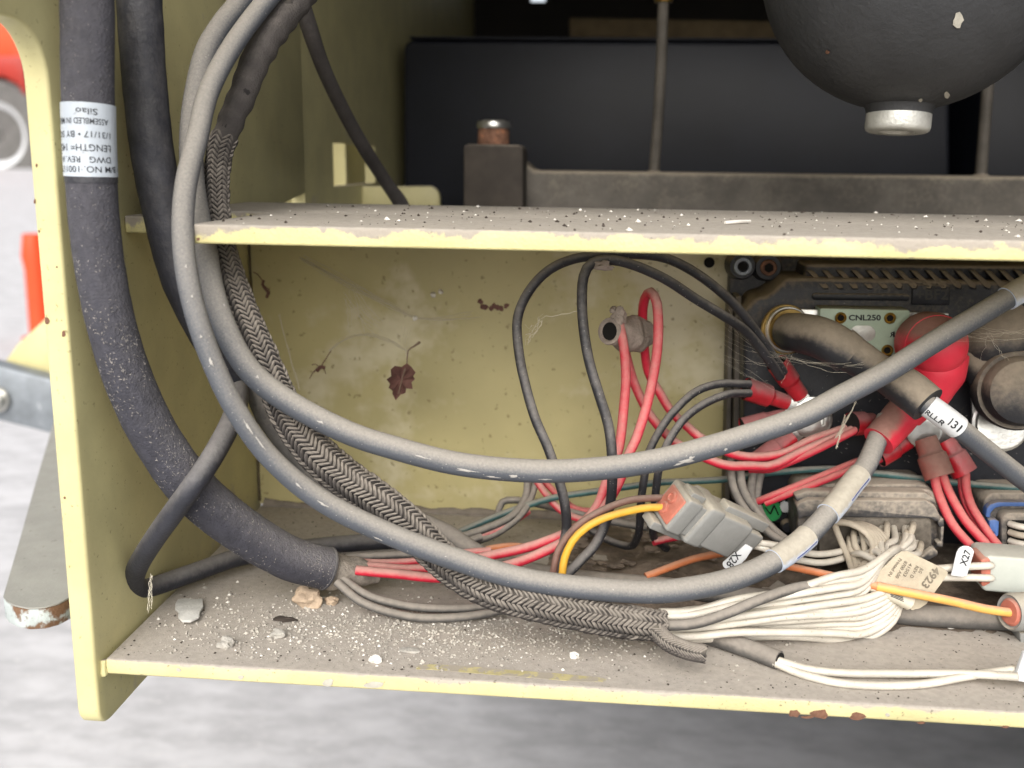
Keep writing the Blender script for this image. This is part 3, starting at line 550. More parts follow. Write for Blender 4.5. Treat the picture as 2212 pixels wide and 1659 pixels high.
wire('red_wire', P(None, [(1850, 918, .097), (1752, 951, .095), (1686, 981, .093), (1600, 985, .09), (1522, 951, .091), (1489, 925, .093), (1452, 891, .095), (1423, 845, .097), (1400, 802, .098), (1391, 740, .095), (1388, 680, .09), (1393, 645, .085), (1406, 631, .08), (1419, 655, .075), (1422, 720, .072), (1416, 786, .07), (1403, 852, .068), (1390, 901, .066), (1373, 951, .064), (1357, 984, .062), (1338, 1040, .059), (1312, 1087, .057), (1286, 1120, .055), (1236, 1159, .053), (1187, 1186, .051), (1120, 1214, .049), (1040, 1235, .047), (950, 1248, .046), (860, 1240, .047), (770, 1232, .048)]), RW, m_wred, 'dusty red wire in the tall narrow loop right of the mud nest')
wire('grey_wire', P(None, [(1620, 830, .094), (1555, 829, .088), (1505, 845, .084), (1466, 878, .081), (1433, 918, .078), (1403, 974, .075), (1392, 1030, .073), (1385, 1080, .074), (1382, 1130, .078), (1377, 1160, .083), (1360, 1180, .09), (1310, 1165, .1), (1270, 1140, .108)]), .0015, m_wblk, 'dark wire, upper of two curving down from the left red sleeve')
wire('grey_wire', P(None, [(1620, 849, .093), (1571, 852, .087), (1522, 872, .083), (1482, 901, .08), (1456, 934, .077), (1436, 971, .075), (1422, 1020, .074), (1415, 1080, .076), (1411, 1130, .08), (1413, 1162, .086), (1440, 1185, .095)]), .0015, m_wblk, 'dark wire, lower of two curving down from the left red sleeve')
for i, pts in enumerate(([(905, -40, .095), (900, 120, .092), (912, 260, .09), (985, 420, .088), (1130, 600, .085), (1300, 740, .082), (1500, 840, .08)], [(985, -30, .094), (985, 150, .091), (1010, 300, .089), (1090, 450, .087), (1250, 640, .085), (1420, 780, .084)], [(1140, 40, .097), (1095, 200, .096), (1085, 380, .095), (1150, 520, .094), (1260, 640, .094)], [(1200, 70, .099), (1150, 250, .098), (1140, 420, .097), (1190, 560, .096), (1300, 680, .096)])):
    wire('grey_wire', P(c3, pts), .0016, m_wgry, 'dust covered grey wire among four dropping below the left red sleeves', group='grey wires below the left sleeves')
wire('teal_wire', P(None, [(900, 1190, .085), (955, 1166, .09), (1021, 1136, .098), (1104, 1103, .103), (1154, 1087, .105), (1206, 1073, .106), (1269, 1064, .107), (1352, 1052, .106), (1427, 1042, .104), (1481, 1040, .102), (1568, 1035, .1), (1656, 1022, .1), (1788, 1013, .102), (1890, 1022, .101), (2004, 1036, .1), (2100, 1046, .1), (2240, 1058, .1)]), .0013, m_wgrn, 'thin dusty teal wire running across the back')
wire('brown_wire', P(c2, [(1110, 800, .036), (1130, 730, .036), (1145, 650, .037), (1180, 570, .038), (1260, 470, .039), (1400, 370, .04), (1600, 287, .042), (1760, 268, .044), (1900, 266, .047)]), .0012, m_wbrn, 'brown wire entering the grey X28 connector')
wire('yellow_wire', P(c2, [(1175, 820, .034), (1187, 740, .034), (1200, 660, .035), (1250, 550, .036), (1340, 460, .037), (1480, 390, .038), (1700, 335, .041), (1850, 328, .043), (1950, 332, .046)]), .0013, m_wyel, 'bright yellow wire entering the grey X28 connector')
ow = thing('orange_wire', 'orange and amber wire with a folded paper tag, above the white bundle', 'wire', A(1900, 1300, .05))
owp = spline(P(c4, [(-330, 1000, .062), (-150, 1035, .058), (0, 1068, .054), (200, 1110, .05), (400, 1160, .046), (650, 1215, .044), (930, 1272, .043), (1300, 1345, .043), (1600, 1415, .044), (1880, 1455, .046)]), .0015)
js = idx(owp, *c4(600, 1205))
mk('orange_length', sweep(owp[:js+1], .0013, 12), m_wora, ow); mk('amber_length', sweep(owp[js:], .0015, 12), m_wamb, ow)
flap = [(540, 1150), (600, 1090), (780, 910), (830, 880), (880, 878), (930, 900), (1230, 1045), (1262, 1075), (1255, 1100), (1060, 1370), (1000, 1410), (925, 1428), (890, 1400)]
fl = mk('tag_flap', prism([A(*c4(x, y), .0455) for x, y in flap], (0, .0003, 0)), m_tag, ow)
roll = [(372, 1180), (378, 1130), (405, 1103), (560, 1140), (925, 1245), (905, 1300), (900, 1425), (840, 1392), (640, 1302), (420, 1210)]
cn = spline(P(c4, [(378, 1148, .0455), (640, 1232, .0462), (908, 1336, .0468)]), .0012); cr = [.0014+.0019*i/(len(cn)-1) for i in range(len(cn))]
rl = mk('tag_fold', sweep(cn, cr, 24, cap=False), m_tag2, ow)
for i in range(4): mk('barcode_bar', sweep([on_cable(cn, 0, len(cn)-1, cr[int((.6+.2*u/6)*(len(cn)-1))]+.00012, .58+.03*i*.5+.22*u/6, .1-.16*i, 1) for u in range(7)], .00016, 5), m_ink, rl)
def flat_text(s, q, a, b, h, Y, parent, m, bold=.015): # baseline a -> b in zoom frame, glyph height h to the left-hand up side
    ax, ay = a; bx, by = b; L = math.hypot(bx-ax, by-ay); ux, uy = (bx-ax)/L, (by-ay)/L; nx, ny = uy, -ux
    mk('lettering', text_fit(s, lambda u, v: A(*q(ax+ux*L*u+nx*h*v, ay+uy*L*u+ny*h*v), Y), bold), m, parent, smooth=None)
flat_text('4923', c4, (1140, 1015), (1010, 1190), -75+150, .0453, fl, m_fade, .03)
for s, a, b in (('JLG', (1010, 1030), (985, 1075)), ('REV: D', (965, 1010), (905, 1120)), ('41503', (905, 985), (840, 1105)), ('8700 A00', (860, 965), (770, 1120)), ('Printed IN', (810, 940), (700, 1100))): flat_text(s, c4, a, b, 32, .0453, fl, m_fade, .02)
for i, pts in enumerate(([(1130, 120, .093), (1150, 260, .091), (1200, 410, .088), (1300, 620, .084), (1450, 800, .08), (1620, 960, .077)], [(1195, 110, .094), (1240, 250, .091), (1310, 400, .088), (1430, 600, .084), (1580, 770, .081), (1740, 950, .078)], [(1425, 150, .098), (1430, 280, .096), (1470, 430, .094), (1560, 590, .09), (1690, 780, .086), (1860, 970, .082)], [(1390, 150, .1), (1400, 300, .098), (1440, 440, .096), (1540, 620, .092), (1660, 800, .088), (1800, 960, .084)])):
    wire('red_wire', P(c4, pts), .00165, m_wred2, ['red wire, leftmost of those dropping from the dirt covered sleeve at right', 'red wire second from left under the dirt covered sleeve at right', 'dusty red wire dropping from the rearmost red sleeve at right', 'red wire half hidden behind the others at right'][i], group='red wires at right')
# loose dusty wires at the back of the lower shelf
back = [('red_wire', m_wred, [(980, 1178, .085), (1054, 1153, .09), (1110, 1125, .098), (1140, 1105, .105)], 'dusty red wire under the teal wire at the back'),
 ('grey_wire', m_wgry, [(950, 1172, .08), (1040, 1145, .088), (1105, 1115, .097), (1135, 1075, .108), (1140, 1030, .112)], 'dusty grey wire bending up at the back, left of the black wires'),
 ('grey_wire', m_wgry, [(960, 1185, .08), (1060, 1158, .09), (1125, 1112, .1), (1152, 1060, .112), (1158, 1020, .115)], 'dusty grey wire beside the bent one at the back'),
 ('red_wire', m_wred, [(1160, 1040, .112), (1185, 1075, .108), (1215, 1105, .105), (1255, 1122, .1), (1300, 1128, .1)], 'red wire slanting down at the back between the black wires'),
 ('red_wire', m_wred2, [(1172, 1035, .118), (1205, 1070, .114), (1245, 1100, .112), (1290, 1105, .11)], 'second red wire slanting down at the back wall'),
 ('grey_wire', m_wgry, [(1075, 1112, .118), (1085, 1085, .12), (1110, 1080, .12), (1145, 1085, .118), (1210, 1100, .112), (1290, 1120, .108), (1400, 1140, .1)], 'grey wire curling along the foot of the back panel'),
 ('orange_wire', m_wora, [(1005, 1205, .07), (1050, 1188, .075), (1100, 1180, .08), (1135, 1182, .083)], 'short orange wire showing beside the red pair'),
 ('orange_wire', m_wora, [(1395, 1245, .07), (1440, 1228, .073), (1500, 1207, .078), (1560, 1195, .082)], 'orange wire end behind the X28 connector'),
 ('red_wire', m_wred, [(1411, 1171, .085), (1450, 1162, .088), (1500, 1156, .09), (1600, 1150, .095)], 'red wire running behind the X28 connector'),
 ('grey_wire', m_wgry, [(740, 1250, .046), (790, 1284, .042), (850, 1303, .04), (922, 1313, .04), (1021, 1313, .043), (1095, 1303, .048)], 'upper grey wire sagging from the hose end'),
 ('grey_wire', m_wgry, [(728, 1258, .043), (780, 1300, .038), (850, 1325, .036), (922, 1335, .036), (1021, 1330, .038), (1110, 1312, .044)], 'lower grey wire sagging from the hose end'),
 ('red_wire', m_wred, [(745, 1212, .055), (820, 1216, .058), (900, 1212, .06), (1000, 1195, .062), (1060, 1190, .064)], 'uppermost red wire leaving the hose end'),
 ('grey_wire', m_wgry, [(745, 1205, .058), (830, 1200, .064), (930, 1192, .07), (1040, 1160, .08)], 'grey wire leaving the top of the hose end')]
for nm, m, pts, lb in back: wire(nm, P(None, pts), .0015 if 'grey' in nm else .0014, m, lb)
# white loom: wires from the braid end to the big plug
NW = 13
plug_y = .083
for i in range(NW):
    t = i/(NW-1); tt = random.random(); ru = random.uniform
    y0 = 1322+55*t
    up = [(1425, y0, .020), (1500, 1318+62*t+ru(-7, 7), .021+.006*tt), (1590, 1300+72*t+ru(-10, 10), .024+.008*tt), (1700, 1272+100*t+ru(-7, 7), .028+.008*tt), (1800, 1248+134*t+ru(-5, 5), .034+.006*tt), (1862, 1232+150*t, .04+.004*tt)]
    if t > .35: up += [(1903+14*t, 1222+132*t, .045), (1918+24*t, 1212+100*t, .05), (1912+26*t, 1196+62*t, .056)]
    else: up += [(1905, 1205+25*t, .048), (1935, 1185+10*t, .055)]
    sx = (1955+35*t) if t <= .35 else 1830+150*((i*5) % NW)/(NW-1); sy = 1140+16*(i % 3)
    up += [((1908+sx)/2+ru(-12, 12), 1188+ru(-6, 10), .066), (sx+ru(-5, 5), sy+26, .074), (sx, sy, plug_y+.003)]
    wire('white_wire', P(None, up), .00125, m_wwht, 'dirty white wire of the thick bundle fanning out of the braided sleeve', group='white wires of the braided loom')
wire('grey_wire', P(None, [(1425, 1352, .017), (1500, 1347, .018), (1570, 1325, .02), (1640, 1296, .024), (1720, 1270, .032), (1820, 1255, .042), (1890, 1225, .05)]), .0017, m_wgry, 'single grey wire among the white bundle')
# more short white wires in the plug face and two leaving to X28
for i in range(20):
    ru = random.uniform; out_ = ru(.004, .009)
    if i < 6:           # parallel arcs from the left half of the plug over to the right and down
        k = i; pts = [(1790+k*13, 1130, plug_y+.002), (1800+k*13, 1128+k, plug_y-.003), (1836+k*12, 1131+k*3, plug_y-.008), (1872+k*9, 1152+k*4, plug_y-.011), (1886+k*7, 1183+k*3, plug_y-.014), (1872+k*6, 1214+k*2, .066), (1838+k*5, 1244, .060)]
    else:
        k = i-6; sx = 1806+14*k+ru(-3, 3); sy = 1132+(k*7 % 4)*14
        pts = [(sx, sy, plug_y+.002), (sx+ru(-1, 1), sy+7, plug_y-out_*.6), (sx-(sx-1895)*.08+ru(-3, 3), sy+30, plug_y-out_), (1890+(sx-1890)*.68, 1205, .071), (1880+(sx-1890)*.45, 1238, .062)]
    wire('white_wire', P(None, pts), .00115, m_wwhg, 'dust caked white wire rooted in the black multi pin plug', group='short white wires in the plug')
for i, pts in enumerate(([(1080, 795, .062), (1200, 805, .06), (1380, 835, .062), (1560, 885, .064), (1750, 905, .068), (1980, 860, .076), (2100, 760, .08)], [(1090, 825, .062), (1200, 850, .06), (1400, 930, .062), (1560, 965, .064), (1750, 985, .067), (1950, 940, .074), (2080, 840, .08)])):
    wire('white_wire', P(c3, pts), .0012, m_wwht, ['upper white wire from the X28 connector to the plug', 'lower white wire from the X28 connector to the plug'][i])
tb = thing('sheathed_wire_pair', 'two white wires leaving a short grey tube on the lower shelf', 'wire', Z(1680, 1425, 0))
mk('tube_sheath', tube([Z(1500, 1362, .0032), Z(1590, 1392, .0032), Z(1683, 1426, .0030)], .0030, 16, wob=.04), m_wgry, tb)
mk('tube_bore', lathe(Z(1684, 1426.4, .0030), Z(1683, 1426, .003)-Z(1620, 1402, .003), [(.0024, -.0006), (.0024, .0003)], 14), m_hole, tb)
mk('wire', tube([Z(*c5(790, 425), .0034), Z(*c5(860, 450), .003), Z(*c5(1000, 487), .0022), Z(*c5(1200, 506), .0018), Z(*c5(1500, 509), .002), Z(*c5(1900, 511), .0035), Z(*c5(2180, 527), .006)], .0013, 12), m_wwht, tb)
mk('wire', tube([Z(*c5(790, 445), .0026), Z(*c5(860, 475), .002), Z(*c5(950, 512), .0014), Z(*c5(1150, 560), .0014), Z(*c5(1400, 577), .0014), Z(*c5(1650, 566), .0016), Z(*c5(1900, 522), .003), Z(*c5(2180, 480), .006)], .0013, 12), m_wwht, tb)
mk('tag', prism([A(*c5(x, y), .012) for x, y in ((2150, 552), (2175, 500), (2212, 395), (2290, 380), (2290, 580), (2200, 556))], (0, .002, 0), .0003), m_white, tb)

# ------------------------------------------------------------------ motor controller on the back panel
ctl = thing('motor_controller', 'dusty black motor controller with ribbed top, at the right of the lower bay', 'controller', A(1900, 1150, .13))
def cpt(x, y, Y): return A(x, y, Y)
YF = .112
mk('mounting_plate', prism(ppoly(None, [(1578, 556), (2400, 560), (2400, 1180), (1560, 1180)], .137), (0, .009, 0), .0006), m_blk, ctl)
for x0, x1, yy in ((1574, 1584, .128), (1590, 1602, .124)):
    mk('heat_sink_fin', prism(ppoly(None, [(x0, 640), (x1, 640), (x1-8, 1080), (x0-8, 1080)], yy), (0, .012, 0), .0004), m_beam, ctl)
hs_ = [(1606, 672), (1634, 642), (1655, 640), (1672, 628), (1700, 600), (1740, 600), (2400, 612), (2400, 1140), (1604, 1130)]
mk('housing', prism([A(x, y, YF) for x, y in hs_], (0, .03, 0), .0018, 3), m_blk, ctl)
mk('shoulder', prism([A(x, y, YF+.006) for x, y in ((1700, 645), (1732, 618), (1742, 570), (2400, 576), (2400, 650))], (0, .02, 0), .0015, 3), m_blk, ctl)
for i in range(17):
    x = 1742+i*32; mk('rib', prism([A(x, 584, YF+.004), A(x+15, 584.5, YF+.004), A(x+46, 616, YF-.0012), A(x+50, 626, YF-.0012), A(x+38, 626, YF-.0012), A(x+31, 616, YF-.0012)], (0, .006, 0), .0006), m_blk, ctl)
for k, (x, y) in enumerate(((1604, 575), (1660, 578))):
    o = A(x, y, .128)
    mk('bolt_boss', lathe(o+Vector((0, .008, 0)), (0, -1, 0), [(.0062, 0), (.0055, .006), (.0048, .008)], 24), m_blk, ctl)
    bo = mk('bolt', lathe(o+Vector((0, .001, 0)), (0, -1, 0), [(.0037, 0), (.0037, .0022), (.0034, .0027), (.0022, .0027), (.002, .0008)] if k == 0 else [(.0032, 0), (.0032, .0016), (.0028, .0022)], 24), m_galv if k == 0 else m_rust, ctl)
    mk('socket', lathe(o+Vector((0, -.0012, 0)), (0, -1, 0), [(.0019, 0), (.0019, .0004)], 6), m_hole, bo)
mk('panel_hole', lathe(A(1532, 567, D-.0005), (0, -1, 0), [(.0022, 0), (.0022, .0004), (.0016, .0005)], 18), m_hole, frame)
mk('oval_rib', prism(ppoly(b4, arc(625, 362, 18, 22, 90, 270, 6)+arc(1228, 368, 18, 22, -90, 90, 6), YF-.0012), (0, .003, 0), .0005), m_blk, ctl)
em = mk('embossed_panel', prism(ppoly(b4, [(1262, 292), (1275, 283), (1495, 287), (1508, 298), (1506, 420), (1258, 416)], YF-.0008), (0, .003, 0), .0004), m_blk, ctl)
V, Fc = text('+BF2', 1, .02); x0 = min(v.x for v in V); x1 = max(v.x for v in V)
g = [A(*b4(1285+210*(v.x-x0)/(x1-x0), 380-68*v.y/.72), YF-.0009) for v in V], Fc
mk('embossed_lettering', join(g), mat('grey_moulded_letters', S(64, 62, 58), .6), em, smooth=None)
mk('green_sticker', prism(ppoly(c3, arc(1275, 500, 95, 100, 0, 340, 20), YF-.0006), (0, .0005, 0)), m_green, ctl)
gs = [A(*c3(1275+a, 500+b), YF-.0009) for a, b in ()]
for a, b in (((1215, 470), (1265, 530)), ((1265, 530), (1300, 450)), ((1300, 450), (1340, 540))):
    mk('sticker_mark', tube([A(*c3(*a), YF-.0008), A(*c3((a[0]+b[0])/2, (a[1]+b[1])/2), YF-.0009), A(*c3(*b), YF-.0008)], .0003, 6), m_hole, ctl)
mk('round_cap', lathe(A(*c3(1415, 630), YF), (0, -1, 0), [(.0026, 0), (.0026, .002), (.002, .003), (.0008, .0032)], 18), m_blk, ctl)
mk('plaster_flake', blob(A(*c3(1420, 465), YF-.001), .0025, 2, .5, squash=(.9, .4, .9)), m_white, ctl)
V, Fc = [], []
for _ in range(260):
    p = A(random.uniform(1612, 2205), random.uniform(655, 1120), YF-.0002); k = len(V); L = random.uniform(.0001, .0007); an = random.uniform(-.5, .9)
    V += [p+Vector((-L*math.cos(an), 0, -L*math.sin(an))), p+Vector((0, -.0002, L*.4)), p+Vector((L*math.cos(an), 0, L*math.sin(an))), p+Vector((0, 0, -L*.3))]; Fc.append((k, k+1, k+2, k+3))
mk('lint_flecks', (V, Fc), m_fleck, ctl, kind='stuff', smooth=None)
# terminals lugs seated on the controller
def lug(px, py, Y, r, m=m_zinc): return mk('terminal_washer', lathe(A(px, py, Y), (0, -1, .1), [(r, 0), (r, .0012), (r*.86, .0016), (r*.8, .0036), (r*.62, .0038)], 24), m, ctl)
# fuse
fu = thing('fuse', 'pale green CNL250 strip fuse between two terminals', 'fuse', A(1860, 765, .1))
mk('blade', prism(ppoly(b4, [(330, 470), (360, 438), (640, 445), (1500, 470), (1500, 640), (640, 640), (560, 700), (380, 700), (325, 620)], .1035), (0, .0014, 0), .0003), m_zinc, fu)
fb = mk('fuse_body', prism(ppoly(b4, [(658, 440), (675, 437), (1238, 448), (1247, 460), (1240, 745), (660, 735)], .0985), (0, .009, 0), .0006), m_fuse, fu)
for x, y in ((793, 500), (1115, 502), (1097, 712), (775, 705)):
    ey = mk('eyelet', lathe(A(*b4(x, y), .0984), (0, -1, 0), [(.0021, 0), (.0021, .0004), (.0016, .0008), (.0012, .0004)], 20, cap=False), m_brass, fu)
    mk('eyelet_bore', lathe(A(*b4(x, y), .0982), (0, -1, 0), [(.0013, 0), (.0013, .0002)], 16), m_hole, ey)
mk('window', prism(ppoly(b4, arc(905, 600, 48, 50, 90, 270, 8)+arc(970, 602, 52, 52, -90, 90, 8), .0983), (0, .001, 0), .0002), m_alu, fu)
def fuse_text(s, x0, x1, yb, yt): mk('lettering', text_fit(s, lambda u, v: A(*b4(x0+(x1-x0)*u, yb+(yt-yb)*v), .0983), .03), m_ink, fb, smooth=None)
fuse_text('CNL250', 846, 1056, 516, 480)
fuse_text('R', 1142, 1112, 626, 592); fuse_text('U', 1140, 1164, 626, 588); fuse_text('.', 1100, 1107, 626, 618)
# copper stack and black boot with cable 131
bt = thing('booted_cable', 'black rubber booted cable with white 131 label crossing over the red boot', 'cable', A(1850, 860, .08))
ca = Vector((.25, -1, .12)).normalized()
co = A(*b4(425, 575), .1015)
for r, h in ((.0094, 0), (.0086, .0018), (.0078, .0034)): mk('copper_washer', lathe(co+ca*h, ca, [(r*.6, 0), (r*.97, 0), (r, .0004), (r, .0012), (r*.96, .0016), (r*.6, .0016)], 32), m_cop if h != .0018 else m_zinc, bt)
mk('boot', tube(P(b4, [(455, 590, .096), (540, 600, .088), (660, 630, .081), (760, 680, .078), (850, 745, .077)]), [.0068, .0071, .0073, .0072, .0070], 28, .001), m_blk2, bt)
mk('boot_collar', tube(P(b4, [(790, 690, .0785), (900, 760, .077), (1010, 830, .0755), (1100, 880, .0735)]), [.0073, .0064, .0060, .0060], 28, .001), m_blk2, bt)
bs = P(b4, [(1060, 850, .074), (1160, 915, .07), (1260, 985, .066), (1362, 1068, .062)])
mk('heat_shrink', tube(bs, [.0060, .0066, .0067, .0066], 28, .001), m_blk2, bt)
cl = spline(P(b4, [(1300, 1020, .064), (1370, 1075, .062), (1460, 1140, .061), (1580, 1232, .062), (1700, 1330, .065), (1850, 1450, .069), (1991, 1560, .073), (2150, 1680, .078)]), .0012)
mk('cable_jacket', sweep(cl, .0035, 20), m_cab, bt)
j0, j1 = idx(cl, *b4(1370, 1075)), idx(cl, *b4(1570, 1225))
ls = mk('label_sleeve', sweep(cl[j0:j1], .0040, 22), mat('clean_white_label', S(206, 208, 210), .45, mottle=.08, dark=.2), bt)
for s, a, b, v0, v1 in (('RLLR', .02, .46, -.8, -.3), ('131', .5, .8, -.35, .4)):
    mk('lettering', text_fit(s, lambda u, v: on_cable(cl, j0, j1, .00415, a+(b-a)*u, v0+(v1-v0)*v), .02), m_ink, ls, smooth=None)
# red boot
rbt = thing('red_terminal_boot', 'bright red rubber terminal boot with dusty domed top', 'terminal boot', A(2020, 900, .09))
rc = A(*b4(1412, 685), .085); ra = Vector((.05, -1, .05)).normalized(); rr1 = (A(*b4(1636, 685), .085)-rc).length
mk('dome', lathe(rc+ra*-.012, ra, [(rr1*.9, 0), (rr1*.98, .003), (rr1, .008), (rr1*.985, .012), (rr1*.955, .0132), (rr1*.93, .0132), (rr1*.9, .0145), (rr1*.82, .017), (rr1*.7, .0192), (rr1*.5, .0213), (rr1*.28, .0224), (rr1*.05, .0227)], 40), m_redb, rbt)
mk('boot_neck', tube(P(b4, [(1412, 745, .09), (1400, 850, .088), (1360, 960, .087), (1290, 1050, .088), (1220, 1130, .089)]), [.0112, .0108, .0088, .0068, .0062], 28, .001), m_redb, rbt)
mk('boot_sleeve', tube(P(b4, [(1250, 1060, .089), (1180, 1150, .0885), (1110, 1230, .086), (1040, 1305, .083)]), [.0062, .0064, .0062, .0060], 28, .001), m_redb, rbt)
# right black boot with silver lug
rb2 = thing('black_terminal_boot', 'black dusty terminal boot on a silver lug at the right edge', 'terminal boot', A(2180, 930, .09))
mk('boot_cup', lathe(A(*b4(1905, 960), .098), Vector((-.1, -1, .12)), [(.0135, 0), (.0145, .002), (.0145, .008), (.0138, .0095), (.0125, .0095), (.0122, .013), (.0110, .0155), (.007, .017), (.002, .0173)], 40), m_blk2, rb2)
mk('boot_neck', tube(P(b4, [(1900, 960, .096), (1780, 880, .098), (1690, 800, .1), (1640, 680, .104)]), [.010, .0085, .0065, .006], 24), m_blk2, rb2)
mk('upper_boot', tube(P(b4, [(1990, 560, .104), (1850, 640, .103), (1730, 720, .104), (1650, 800, .107)]), [.012, .0125, .011, .008], 24), m_blk2, rb2)
mk('lug_plate', prism(ppoly(b4, [(1648, 1000), (1740, 960), (1800, 1180), (1930, 1240), (1900, 1290), (1800, 1335), (1720, 1310), (1660, 1250)], .106), (0, .0016, 0), .0004), m_zinc, rb2)
mk('lug_ring', lathe(A(*b4(1830, 1190), .106), (0, -1, .2), [(.0105, 0), (.0105, .0015), (.0095, .002), (.0092, .0035), (.008, .0036)], 30), m_zinc, rb2)
# centre bolts and ring terminals
def barrel(q, a, b, w0, w1, Y0, Y1, m, label, tip=None, group='red crimp terminals'):
    p0, p1 = A(*q(*a), Y0), A(*q(*b), Y1); ax = (p1-p0).normalized(); s = .33066*1e-0
    px = (A(*q(a[0]+100, a[1]), Y0)-p0).length/100
    t = thing('ring_terminal', label, 'ring terminal', (p0+p1)/2, group)
    pts = [p0, p0.lerp(p1, .35), p0.lerp(p1, .55), p0.lerp(p1, .62), p1]
    pa, rr = spline(pts, .0007, [w0*px*.58, w0*px*.58, w0*px*.57, w1*px*.54, w1*px*.52])
    mk('sleeve', sweep(pa, rr, 20, cap=False), m, t)
    mk('sleeve_bore', lathe(p0+ax*.0004, ax, [(w0*px*.55, 0), (w0*px*.55, .001)], 18), m_hole if m is not m_crimpd else m_crimpd, t)
    if tip:
        p2 = A(*q(*tip), Y1); d = (p2-p1); n = basis(d, Vector((0, -1, 0)))
        mk('tongue', obox((p1+p2)/2, d.normalized(), n[2], n[1], d.length/2+.001, w1*px*.42, .0006, .0003), m_zinc, t)
        mk('ring', lathe(p2, n[1], [(w1*px*.75, 0), (w1*px*.75, .001), (w1*px*.7, .0012), (w1*px*.3, .0012)], 20), m_zinc, t)
    return t
bz = thing('terminal_bolt', 'shiny zinc hex bolt holding the left ring terminals', 'bolt', A(*b4(640, 1200), .1))
o = A(*b4(635, 1165), .1035)
mk('stud_base', lathe(o+Vector((0, .012, 0)), (0, -1, 0), [(.0068, 0), (.0068, .008), (.006, .0105)], 20), m_blk2, bz)
mk('washer', lathe(o, (0.05, -1, .1), [(.0058, 0), (.0058, .0011), (.0054, .0014), (.003, .0014)], 28), m_zinc, bz)
mk('hex_head', lathe(o+Vector((0, -.0012, 0)), (0.05, -1, .1), [(.0042, 0), (.0043, .0026), (.0036, .0031), (.0022, .0031), (.0018, .0024)], 6), m_zinc, bz)
barrel(b4, (375, 790), (530, 1010), 128, 112, .098, .101, m_crimp, 'red crimp terminal pointing up left, holding the two black arch wires', (600, 1090))
barrel(b4, (172, 962), (445, 1052), 132, 100, .097, .101, m_crimp, 'red crimp terminal pointing left, holding two dark wires', (560, 1110))
barrel(b4, (150, 1215), (430, 1140), 110, 100, .098, .102, m_crimp, 'red crimp terminal half hidden behind the upper grey cable', (560, 1150))
barrel(b4, (262, 1440), (480, 1275), 132, 110, .096, .1, m_crimp, 'red crimp terminal pointing down left over four grey wires', (580, 1200))
barrel(b4, (862, 1195), (1000, 1180), 140, 120, .093, .098, m_crimp, 'dusty red crimp terminal left of the red sleeve')
barrel(b4, (1040, 1410), (1230, 1300), 130, 120, .096, .1, m_crimp, 'dusty crimp terminal behind the cable under the red sleeve')
for pts, lb in (([(900, 1215, .096), (800, 1260, .094), (600, 1345, .093), (450, 1400, .094), (300, 1420, .098), (150, 1400, .1)], 'thin red wire, upper of the pair left of the red sleeve'), ([(900, 1230, .092), (780, 1290, .09), (580, 1390, .089), (430, 1455, .09), (330, 1490, .092), (200, 1490, .096)], 'thin red wire, lower of the pair left of the red sleeve'), ([(1060, 1395, .098), (900, 1440, .096), (700, 1520, .094), (500, 1600, .093), (300, 1680, .094), (200, 1720, .098)], 'red wire slanting down left from behind the cable'), ([(1060, 1420, .096), (900, 1470, .094), (700, 1555, .092), (480, 1640, .092), (300, 1710, .094)], 'second red wire slanting down left beside its twin')):
    wire('red_wire', P(b4, pts), .0014, m_wred2, lb)
bz2 = thing('terminal_bolt', 'zinc bolt under the white 131 label', 'bolt', A(*b4(1330, 1250), .1))
o = A(*b4(1330, 1235), .1)
mk('washer', lathe(o, (0, -1, .2), [(.0068, 0), (.0068, .0011), (.0062, .0014), (.003, .0014)], 28), m_zinc, bz2)
mk('hex_head', lathe(o+Vector((0, -.0012, 0)), (0, -1, .2), [(.0045, 0), (.0046, .0026), (.0038, .0031), (.0022, .0031), (.0018, .0024)], 6), m_zinc, bz2)
barrel(b4, (1440, 1540), (1345, 1290), 172, 150, .09, .096, m_crimpd, 'wide dirt brown crimp sleeve over two red wires at right', (1330, 1240))
barrel(b4, (1605, 1515), (1470, 1300), 150, 130, .096, .1, m_crimp, 'dusty red crimp sleeve behind the dirt brown one', (1400, 1230))

# ------------------------------------------------------------------ plugs and connectors
pl = thing('multi_pin_plug', 'dirt caked black multi pin plug full of white wires', 'connector', A(1880, 1210, .1))
def rr_poly(q, x0, y0, x1, y1, r, Y): return ppoly(q, arc(x0+r, y0+r, r, r, 180, 270, 5)+arc(x1-r, y0+r, r, r, 270, 360, 5)+arc(x1-r, y1-r, r, r, 0, 90, 5)+arc(x0+r, y1-r, r, r, 90, 180, 5), Y)
mk('plug_body', prism(rr_poly(c4, -160, 250, 1150, 900, 150, .094), (0, .02, 0), .001), m_dconn, pl)
mk('plug_rim', prism(rr_poly(c4, -140, 300, 1180, 930, 140, .0895), (0, .0035, 0), .0009), m_dconn, pl)
mk('top_cover', prism(ppoly(c4, [(-150, 470), (-120, 430), (-40, 395), (1060, 405), (1140, 450), (1195, 560), (1190, 600), (1140, 600), (1100, 575), (-80, 560), (-130, 590)], .0835), (0, .006, 0), .0007), m_dconn, pl)
mk('cover_step', prism(ppoly(c4, [(-170, 360), (-60, 318), (1050, 330), (1130, 380), (1160, 440), (1000, 425), (-150, 420)], .0865), (0, .006, 0), .0007), m_dconn, pl)
mk('wire_face', prism(rr_poly(c4, 60, 560, 1110, 940, 60, .0855), (0, .004, 0), .0004), mat('dim_plug_face', S(78, 72, 64), .8, mottle=.3, mscale=200, dust=.6, lo=-.2, hi=.8), pl)
